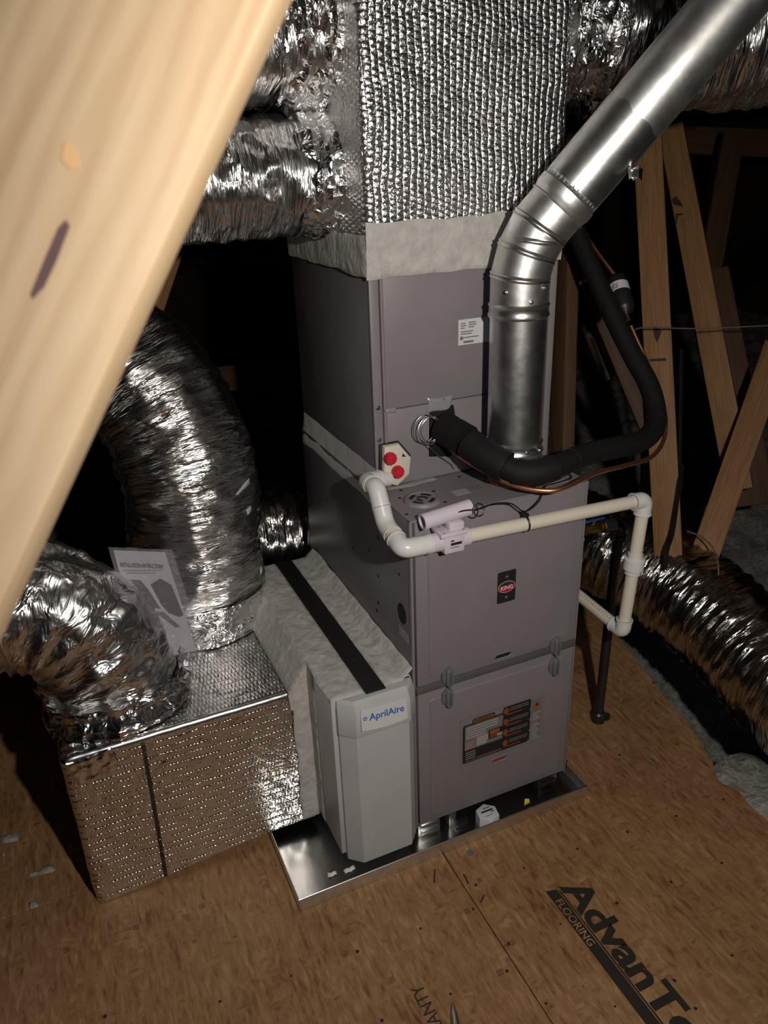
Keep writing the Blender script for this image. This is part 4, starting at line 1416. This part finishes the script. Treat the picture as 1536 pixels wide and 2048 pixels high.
pipe([lerp(k4, k5, 0.15), lerp(k5, k4, 0.026)], 'pvc_cream', PR)
elbow(lerp(k5, k4, 0.036), k5, lerp(k5, k6, 0.038), 'pvc_white', 0.022)
um = k5.lerp(k6, 0.47)
pipe([lerp(k5, k6, 0.03), lerp(um, k5, 0.015)], 'pvc_cream', PR)
b = MB()
dd = (k6 - k5).normalized()
b.tube([um - dd * 0.030, um - dd * 0.017], 0.0185, 'pvc_white', 24)
b.tube([um - dd * 0.0175, um - dd * 0.015, um + dd * 0.012, um + dd * 0.0145], [0.022, 0.0255, 0.0255, 0.022], 'pvc_white', 28)
b.tube([um + dd * 0.0145, um + dd * 0.026], 0.0200, 'pvc_white', 24)
b.build('union', dr, angle=40)
pipe([lerp(um, k6, 0.02), lerp(k6, k5, 0.028)], 'pvc_cream', PR)
elbow(lerp(k6, k5, 0.036), k6, lerp(k6, k7, 0.036), 'pvc_white', 0.022)
tl = pipe([lerp(k6, k7, 0.03), k7], 'pvc_cream', PR, 'trap_pipe')
# faint red print along the trap pipe
b = MB()
d7 = (k7 - k6).normalized()
for k in range(14):
    s = 0.045 + 0.0095 * k
    p = k6 + d7 * s
    b.box(p.x - 0.0085, p.x - 0.0060, p.y - 0.0028, p.y + random.uniform(0, 0.0028), p.z + 0.0129, p.z + 0.0145, 'pink_print')
b.build('red_print', dr, smooth=False)
# inline float switch
b = MB()
dh = (k5 - k4).normalized()
b.tube([k4 + dh * 0.060, k4 + dh * 0.092], 0.0205, 'pvc_lavender', 28)
b.tube([k4 + dh * 0.128, k4 + dh * 0.152], 0.0205, 'pvc_lavender', 28)
fc = k4 + dh * 0.110
b.box(fc.x - 0.024, fc.x + 0.024, fc.y - 0.022, fc.y + 0.018, fc.z - 0.022, fc.z + 0.026, 'pvc_lavender', 0.004)
fs = b.build('float_switch', dr, angle=40)
fs['label'] = 'pale lavender inline float switch with a cross tube on top'
b = MB()
b.box(fc.x - 0.034, fc.x + 0.028, fc.y - 0.026, fc.y + 0.022, fc.z + 0.018, fc.z + 0.028, 'pvc_lavender', 0.003)
b.box(fc.x - 0.010, fc.x + 0.026, fc.y - 0.016, fc.y + 0.012, fc.z + 0.026, fc.z + 0.044, 'pvc_lavender', 0.004)
b.build('switch_lid', fs, angle=40)
tc = fc + Vector((-0.012, 0.004, 0.058))
b = MB()
b.tube([tc + Vector((-0.052, -0.002, -0.004)), tc + Vector((0.062, 0.002, 0.004))], 0.0172, 'pvc_lavender', 28, False, 0.0135)
b.build('cross_tube', fs, angle=40)
b = MB()
for dx, dy in ((-0.024, -0.018), (0.020, -0.020), (-0.02, 0.012)):
    b.prism(ngon(0.0022, 8), (fc.x + dx, fc.y + dy, fc.z + 0.028), X, Y, 0.0004, 'grey_print')
b.box(fc.x - 0.010, fc.x + 0.016, fc.y - 0.0224, fc.y - 0.0219, fc.z - 0.003, fc.z + 0.003, 'black_print')
b.box(fc.x - 0.010, fc.x - 0.002, fc.y - 0.0224, fc.y - 0.0219, fc.z + 0.006, fc.z + 0.009, 'black_print')
b.box(fc.x - 0.010, fc.x + 0.010, fc.y - 0.0224, fc.y - 0.0219, fc.z - 0.009, fc.z - 0.007, 'grey_print')
b.build('switch_print', fs, smooth=False)['kind'] = 'stuff'
# float switch cable with a loop and a tie
b = MB()
w0 = Vector((fc.x + 0.002, fc.y - 0.004, fc.z + 0.044))
path = [w0, w0 + Vector((0.003, -0.004, 0.016)), w0 + Vector((0.022, -0.008, 0.022)), w0 + Vector((0.060, -0.012, 0.020)), w0 + Vector((0.10, 0.0, 0.018)), w0 + Vector((0.15, 0.010, 0.004)), Vector((0.265, yF + 0.005, 0.892)), Vector((0.305, yF + 0.012, 0.905)), Vector((0.335, 0.0, 0.925)), Vector((0.375, 0.012, 0.922)), Vector((0.425, 0.025, 0.920)), Vector((0.440, 0.060, 0.918))]
b.tube(spline(path, 90)[0], 0.0017, 'cable_black', 8)
lp = w0 + Vector((0.056, -0.014, 0.019))
b.tube([lp + (X * math.cos(a) + Z * math.sin(a)) * 0.0125 + Y * 0.004 * math.sin(a) for a in [2 * math.pi * k / 28 for k in range(29)]], 0.0015, 'cable_black', 8)
cab = b.build('switch_cable')
tag(cab, 'thin black cable looping from the float switch along the white drain pipe', 'cable')
b = MB()
tp_ = Vector((0.268, yF + 0.006, hz(0.268)))
b.tube([tp_ + (Y * math.cos(a) + Z * math.sin(a)) * 0.0172 for a in [2 * math.pi * k / 28 for k in range(29)]], 0.0022, 'cable_black', 8)
b.box(tp_.x - 0.006, tp_.x + 0.006, tp_.y - 0.006, tp_.y + 0.006, tp_.z + 0.016, tp_.z + 0.024, 'cable_black', 0.002)
b.tube([tp_ + Vector((0.002, 0, 0.022)), tp_ + Vector((-0.012, -0.004, 0.032))], 0.0025, 'cable_black', 8)
tag(b.build('cable_tie'), 'black cable tie strapped round the white horizontal drain pipe', 'cable tie')

# ------------------------------------------------------------------ refrigerant lines
suc = thing('suction_line', 'black foam-covered refrigerant line bending round the flue and up', 'refrigerant line', (0.45, 0.05, 0.95))
sp = [(0.172, 0.186, 1.040), (0.190, 0.120, 1.028), (0.215, 0.050, 1.003), (0.262, -0.012, 0.978), (0.330, -0.026, 0.978), (0.440, 0.006, 0.980), (0.56, 0.030, 0.970), (0.665, 0.060, 0.962), (0.735, 0.105, 0.985), (0.770, 0.175, 1.045), (0.772, 0.255, 1.115), (0.770, 0.330, 1.190), (0.765, 0.44, 1.315), (0.760, 0.52, 1.42), (0.74, 0.60, 1.60)]
path, ln = spline(sp, 150)
b = MB()
b.tube(path, [0.0255 + 0.0012 * noise.noise((i * 0.11, 0, 0)) for i in range(150)], 'black_foam', 28)
b.build('foam_sleeve', suc, angle=60)
for s0, s1, g in ((0.012, 0.058, 0.014), (0.066, 0.132, 0.011), (0.142, 0.195, 0.004)):
    i0, i1 = int(s0 * 150), int(s1 * 150)
    b = MB()
    b.tube(path[i0:i1 + 1], [0.0255 + g * (0.85 + 0.25 * noise.noise((i * 0.5, 3, 0))) for i in range(i1 + 1 - i0)], 'black_foam', 28)
    b.build('foam_wrap', suc, angle=50)
for s in (0.205, 0.245, 0.475, 0.705, 0.845):
    i = int(s * 150)
    p, tdir = path[i], (path[i + 1] - path[i - 1]).normalized()
    b = MB()
    b.tube([p - tdir * 0.004, p - tdir * 0.003, p + tdir * 0.003, p + tdir * 0.004], [0.0262, 0.0282, 0.0282, 0.0262], 'cable_black', 28)
    b.build('tie_band', suc)
def near(s, off):
    i = min(149, int(s * 149))
    return path[i] + Vector(off)
liq = [(0.176, 0.178, 1.000), (0.203, 0.098, 0.972), (0.246, -0.002, 0.950), (0.298, -0.058, 0.945), (0.350, -0.062, 0.946), (0.445, -0.034, 0.948), (0.555, -0.008, 0.938), (0.660, 0.024, 0.930), (0.742, 0.076, 0.956), (0.790, 0.150, 1.020), (0.806, 0.240, 1.100), at(1290, 715, 2.05), at(1262, 652, 2.07)]
b = MB()
b.tube(spline(liq, 110)[0], 0.0052, 'copper', 14)
drier0, drier1 = at(1251, 622, 2.08), at(1232, 556, 2.12)
lq = b.build('liquid_line')
tag(lq, 'bare copper liquid line strapped under the black foam refrigerant line', 'copper pipe')
fd = thing('filter_drier', 'black filter drier with a white barcode label beside the foam riser', 'filter drier', drier0)
b = MB()
a_ = (drier1 - drier0).normalized()
b.tube([drier0 - a_ * 0.014, drier0 - a_ * 0.010, drier0, drier0 + a_ * 0.010, drier1 - a_ * 0.010, drier1, drier1 + a_ * 0.008], [0.006, 0.008, 0.022, 0.0265, 0.0265, 0.022, 0.008], 'black_plastic', 28)
b.build('shell', fd, angle=40)
b = MB()
lo_ = drier0.lerp(drier1, 0.52)
b.tube([lo_, lo_ + a_ * 0.026], 0.0270, 'white_print', 28, False)
lab_ = b.build('paper_band', fd, angle=50)
vv = (tow(lo_) - a_ * tow(lo_).dot(a_)).normalized()
sv = a_.cross(vv)
b = MB()
for k in range(7):
    for q in range(3):
        an = -0.75 + 0.11 * k + 0.02 * q
        c = lo_ + a_ * (0.006 + 0.0055 * q) + (vv * math.cos(an) - sv * math.sin(an)) * -0.0
        c = lo_ + a_ * (0.006 + 0.0055 * q) + (vv * math.cos(an) + sv * math.sin(an)) * 0.0271
        nn = (vv * math.cos(an) + sv * math.sin(an))
        tt = a_.cross(nn)
        if (k * 3 + q) % 4 != 1:
            b.prism([(-0.0012, -0.002), (0.0012, -0.002), (0.0012, 0.002), (-0.0012, 0.002)], c, tt, -a_ if False else nn.cross(tt), 0.0003, 'grey_print')
b.build('label_print', fd, smooth=False)
b = MB()
b.tube(spline([drier1 + a_ * 0.006, at(1208, 522, 2.14), at(1176, 478, 2.17), at(1150, 440, 2.2)], 24)[0], 0.0052, 'copper', 12)
b.build('copper_stub', fd)
b = MB()
b.tube([drier0 - a_ * 0.006, drier0 - a_ * 0.030], [0.0075, 0.0062], 'brass', 14)
b.build('brazed_joint', fd)
# thermostat bulb wires looped at the coil
b = MB()
for (cx, cz, rr, yo, tilt) in ((0.124, 1.046, 0.034, 0.016, 0.2), (0.131, 1.042, 0.031, 0.022, -0.15), (0.133, 1.047, 0.029, 0.028, 0.05)):
    b.tube([Vector((cx + rr * 0.86 * math.cos(a), CY0 - yo - tilt * 0.02 * math.sin(a), cz + rr * math.sin(a))) for a in [math.radians(40 + 9 * k) for k in range(33)]], 0.0011, 'wire_silver', 6)
b.tube(spline([(0.120, CY0 - 0.03, 1.020), (0.135, CY0 - 0.022, 1.000), (0.160, CY0 - 0.012, 0.975), (0.195, CY0 - 0.006, 0.945), (0.205, CY0 - 0.005, 0.93)], 20)[0], 0.0011, 'wire_silver', 6)
tag(b.build('sensor_wire'), 'thin silvery capillary wire coiled in loops beside the line set entry', 'wire')

# ------------------------------------------------------------------ gas pipe
gas = thing('gas_pipe', 'black iron gas pipe rising from the floor to a valve beside the furnace', 'gas pipe', (0.714, 0.18, 0.0))
gx, gy, gz = 0.714, 0.18, 0.672
pipe([(gx, gy, 0.0), (gx + 0.006, gy, gz - 0.02)], 'black_iron', 0.0138, 'riser', gas)
b = MB()
b.tube([(gx, gy, 0), (gx, gy, 0.03), (gx, gy, 0.036)], [0.021, 0.021, 0.0165], 'black_iron', 20)
b.box(gx + 0.018, gx + 0.034, gy - 0.016, gy - 0.002, 0.0, 0.022, 'black_iron', 0.003)
b.build('floor_fitting', gas)
b = MB()
b.tube(fillet([(gx + 0.006, gy, gz - 0.045), (gx + 0.006, gy, gz), (gx - 0.050, gy, gz + 0.004)], 0.028, 8), 0.0185, 'black_iron', 22)
b.tube([(gx + 0.006, gy, gz - 0.048), (gx + 0.006, gy, gz - 0.034)], 0.0215, 'black_iron', 22)
b.build('iron_elbow', gas)
b = MB()
b.tube([(gx - 0.046, gy, gz + 0.004), (gx - 0.060, gy, gz + 0.005)], 0.0165, 'brass', 6)
b.tube([(gx - 0.058, gy, gz + 0.005), (gx - 0.075, gy, gz + 0.006), (gx - 0.110, gy, gz + 0.008)], [0.012, 0.0165, 0.012], 'brass', 20)
b.tube([(gx - 0.108, gy, gz + 0.008), (gx - 0.124, gy, gz + 0.009)], 0.0165, 'brass', 6)
vb = b.build('valve_body', gas)
b = MB()
b.tube([(gx - 0.082, gy, gz + 0.018), (gx - 0.082, gy, gz + 0.030)], 0.006, 'brass', 12)
b.box(gx - 0.118, gx - 0.050, gy - 0.007, gy + 0.007, gz + 0.029, gz + 0.034, 'blue_handle', 0.002)
b.build('blue_lever', gas)
pipe([(gx - 0.12, gy, gz + 0.009), (W - 0.002, gy, gz + 0.016)], 'black_iron', 0.012, 'nipple', gas)

# ------------------------------------------------------------------ instruction packet leaning on the fat duct
bag = thing('instruction_packet', 'clear plastic packet of installation instructions leaning on the fat foil duct', 'packet', (-0.47, 0.41, 0.47))
b0_ = at(218, 1090, 1.80); b1_ = at(345, 1096, 1.825); b2_ = at(412, 1302, 1.94); b3_ = at(285, 1330, 1.90)
def bagP(a, c):
    p = (b0_ * (1 - a) + b1_ * a) * (1 - c) + (b3_ * (1 - a) + b2_ * a) * c
    nrm = (b1_ - b0_).cross(b3_ - b0_).normalized()
    if nrm.dot(tow(p)) < 0:
        nrm = -nrm
    return p, nrm
def sheet(name, a0, a1, c0_, c1_, off, amp, m, par, n=18, seed=0.0, thick=0.0008):
    b = MB()
    vs = []
    for lay in (0, 1):
        for i in range(n + 1):
            for j in range(n + 1):
                a, c = a0 + (a1 - a0) * i / n, c0_ + (c1_ - c0_) * j / n
                p, nr = bagP(a, c)
                vs.append(p + nr * (off + thick * (1 - lay) + amp * noise.noise((a * 4 + seed, c * 5, seed)) + amp * 0.5 * noise.noise((a * 11 + seed, c * 11, seed))))
    fs_ = []
    K = (n + 1) * (n + 1)
    for i in range(n):
        for j in range(n):
            q = i * (n + 1) + j
            fs_.append([q, q + 1, q + n + 2, q + n + 1])
            fs_.append([K + q, K + q + n + 1, K + q + n + 2, K + q + 1])
    b.add(vs, fs_, m)
    return b.build(name, par, angle=60, base=False)
sheet('booklet', 0.05, 0.86, 0.04, 0.97, 0.0, 0.002, 'paper', bag, 18, 1.0, 0.003)
def print_quad(pts, m, off=0.0052):
    b = MB()
    q = [bagP(*p) for p in pts]
    n = len(q)
    b.add([p + nr * (off + 0.002 * noise.noise((a_c[0] * 4 + 1, a_c[1] * 5, 1))) for (p, nr), a_c in zip(q, pts)], [list(range(n))], m)
    return b
def pq(pts, m, name):
    o = print_quad(pts, m).build(name, bag, smooth=False, base=False)
    return o
pq([(0.48, 0.32), (0.66, 0.27), (0.80, 0.33), (0.84, 0.62), (0.76, 0.63), (0.62, 0.58), (0.55, 0.50)], 'black_print', 'printed_picture')
pq([(0.16, 0.27), (0.34, 0.28), (0.42, 0.36), (0.52, 0.54), (0.40, 0.52), (0.30, 0.40)], 'black_print', 'printed_picture')
pq([(0.40, 0.55), (0.55, 0.57), (0.74, 0.72), (0.66, 0.72)], 'gasket', 'printed_picture')
pt, nr = bagP(0.09, 0.165)
ux_ = (b1_ - b0_).normalized()
ux_ = (ux_ - nr * ux_.dot(nr)).normalized()
uy_ = nr.cross(ux_)
text('INSTALLATION INSTRUCTIONS', 0.0150, pt + nr * 0.0066, ux_, uy_, 'black_print', bag, 'title_lettering', 0.0003, 0, 0.0001, 0.9, 'LEFT', 0.50)
for k, (a, c, w_) in enumerate(((0.12, 0.195, 0.60), (0.16, 0.215, 0.45))):
    pq([(a, c), (a + w_, c), (a + w_, c + 0.008), (a, c + 0.008)], 'grey_print', 'printed_line')
sheet('plastic_sleeve', 0.0, 1.0, 0.0, 1.0, 0.0125, 0.004, 'clear_bag', bag, 26, 4.0, 0.0003)

# ------------------------------------------------------------------ small things in the pan and on the floor
hx = thing('water_alarm', 'white hexagonal water sensor lying in the pan in front of the furnace', 'water sensor', (0.196, -0.022, 0.003))
b = MB()
b.prism(ngon(0.031, 6, 0.196, -0.0225, None, 0.35), (0, 0, 0.003), X, Y, 0.037, 'white_plastic', 0.002)
b.build('housing', hx, angle=30)
b = MB()
for k, (x0, x1, y0, y1) in enumerate(((0.180, 0.214, -0.020, -0.015), (0.190, 0.210, -0.010, -0.006), (0.205, 0.215, -0.026, -0.022), (0.185, 0.205, -0.034, -0.032))):
    b.box(x0, x1, y0, y1, 0.0399, 0.0404, 'grey_print' if k else 'black_print', M=Matrix.Translation((0.196, -0.0225, 0)) @ Matrix.Rotation(0.0, 4, 'Z') @ Matrix.Translation((-0.196, 0.0225, 0)))
b.build('printed_mark', hx, smooth=False)
b = MB()
b.patch(lambda u, v, h: Vector((0.318 + u, -0.022 + v * 0.5, 0.016 + v * 0.9 + h)), -0.009, 0.009, -0.008, 0.008, 8, 8, 0.004, 0.016, 'yellow_tag', 2.0)
b.tube(spline([(0.322, -0.018, 0.018), (0.335, -0.022, 0.012), (0.345, -0.01, 0.006), (0.34, 0.03, 0.006)], 14)[0], 0.0015, 'cable_black', 6)
tag(b.build('yellow_tag', angle=30), 'crumpled yellow tag on a wire in the pan under the furnace', 'tag')
b = MB()
b.box(0.100, 0.120, 0.008, 0.03, 0.003, 0.046, 'galvanized', 0.001)
b.box(0.115, 0.150, -0.006, 0.012, 0.003, 0.020, 'black_plastic', 0.002)
tag(b.build('loose_bracket'), 'small dark bracket in the pan beside the shiny metal block', 'bracket')
mat('scrap_white', (0.75, 0.75, 0.74), 0.6)
for i, (x, y, s, lb) in enumerate(((-0.232, 0.0, 0.012, 'scrap of white mastic on the pan floor, the flatter one by the rim'), (-0.185, -0.004, 0.012, 'curled scrap of white mastic on the pan floor by the air cleaner'))):
    b = MB()
    b.patch(lambda u, v, h: Vector((x + u, y + v, 0.0035 + h + 0.004 * abs(math.sin(u * 190)))), -s, s, -s * 0.6, s * 0.6, 8, 6, 0.004, 0.010, 'scrap_white', 2.0 + i)
    tag(b.build('mastic_scrap', angle=40), lb, 'scrap', 'mastic scraps in the pan')
for i, (u, v, s) in enumerate(((20, 1680, 0.02), (92, 1743, 0.022), (70, 1752, 0.012), (66, 1810, 0.008), (10, 1712, 0.006))):
    p = floor_at(u, v)
    b = MB()
    b.patch(lambda a, c, h: Vector((p.x + a, p.y + c, 0.0005 + h)), -s, s, -s * 0.6, s * 0.6, 8, 6, 0.010, 0.014, 'loose_insulation', 5.0 + i)
    tag(b.build('insulation_tuft', angle=60), ['outermost tuft of insulation on the decking past the return plenum', 'wide tuft of insulation on the decking by the corner of the return plenum', 'small tuft beside the wide tuft of insulation on the decking', 'tiny crumb of insulation on the decking before the return plenum corner', 'tiny crumb of insulation beside the outermost tuft on the decking'][i], 'insulation tuft', 'insulation tufts on the decking')
mat('disc_grey', (0.10, 0.13, 0.12), 0.6)
p = floor_at(940, 1706)
b = MB()
b.prism(ngon(0.0085, 20), (p.x, p.y, 0.0), X, Y, 0.002, 'disc_grey', 0.0005)
tag(b.build('metal_washer', angle=30), 'small grey green disc on the decking in front of the pan', 'disc')
# pointed tip of a tool at the bottom of the view
p = floor_at(905, 2006)
q = floor_at(915, 2075)
d = (q - p).normalized()
b = MB()
b.tube([p + Z * 0.004, p + d * 0.010 + Z * 0.006, p + d * 0.03 + Z * 0.0085, p + d * 0.06 + Z * 0.0095, p + d * 0.09 + Z * 0.0095, p + d * 0.16 + Z * 0.0095], [0.001, 0.0035, 0.0075, 0.009, 0.0095, 0.0095], 'steel', 14)
tag(b.build('steel_punch', angle=50), 'pointed bright steel tool lying on the decking', 'tool')

# ------------------------------------------------------------------ wires among the timbers
b = MB()
b.tube(spline([at(1262, 664, 2.42), at(1290, 655, 2.44), at(1400, 657, 2.5), at(1560, 650, 2.55)], 40)[0], 0.0022, 'cable_grey', 6)
tag(b.build('cable'), 'thin brown cable stretched level past the knotted stud', 'cable')
b = MB()
b.tube(spline([at(1362, 700, 2.68), at(1360, 900, 2.62), at(1358, 960, 2.58), at(1346, 1060, 2.54), at(1334, 1100, 2.52), at(1330, 1140, 2.52)], 40)[0], 0.007, 'cable_black', 8)
tag(b.build('cable'), 'thick black cable hanging down the knotted stud', 'cable')
b = MB()
b.tube(spline([at(1374, 1062, 2.6), at(1405, 1075, 2.55), at(1428, 1100, 2.5), at(1436, 1130, 2.46), at(1437, 1150, 2.45)], 30)[0], 0.0028, 'cable_grey', 6)
tag(b.build('cable'), 'grey brown cable arching over the short brace into the insulation', 'cable')
b = MB()
b.tube(spline([(0.47, 0.22, 0.62), (0.535, 0.22, 0.42), (0.545, 0.20, 0.25), (0.50, 0.17, 0.10), (0.55, 0.12, 0.004), (0.50, 0.05, 0.003)], 50)[0], 0.0016, 'cable_black', 6)
tag(b.build('cable'), 'thin black wire dangling to the decking between furnace and gas pipe', 'cable')
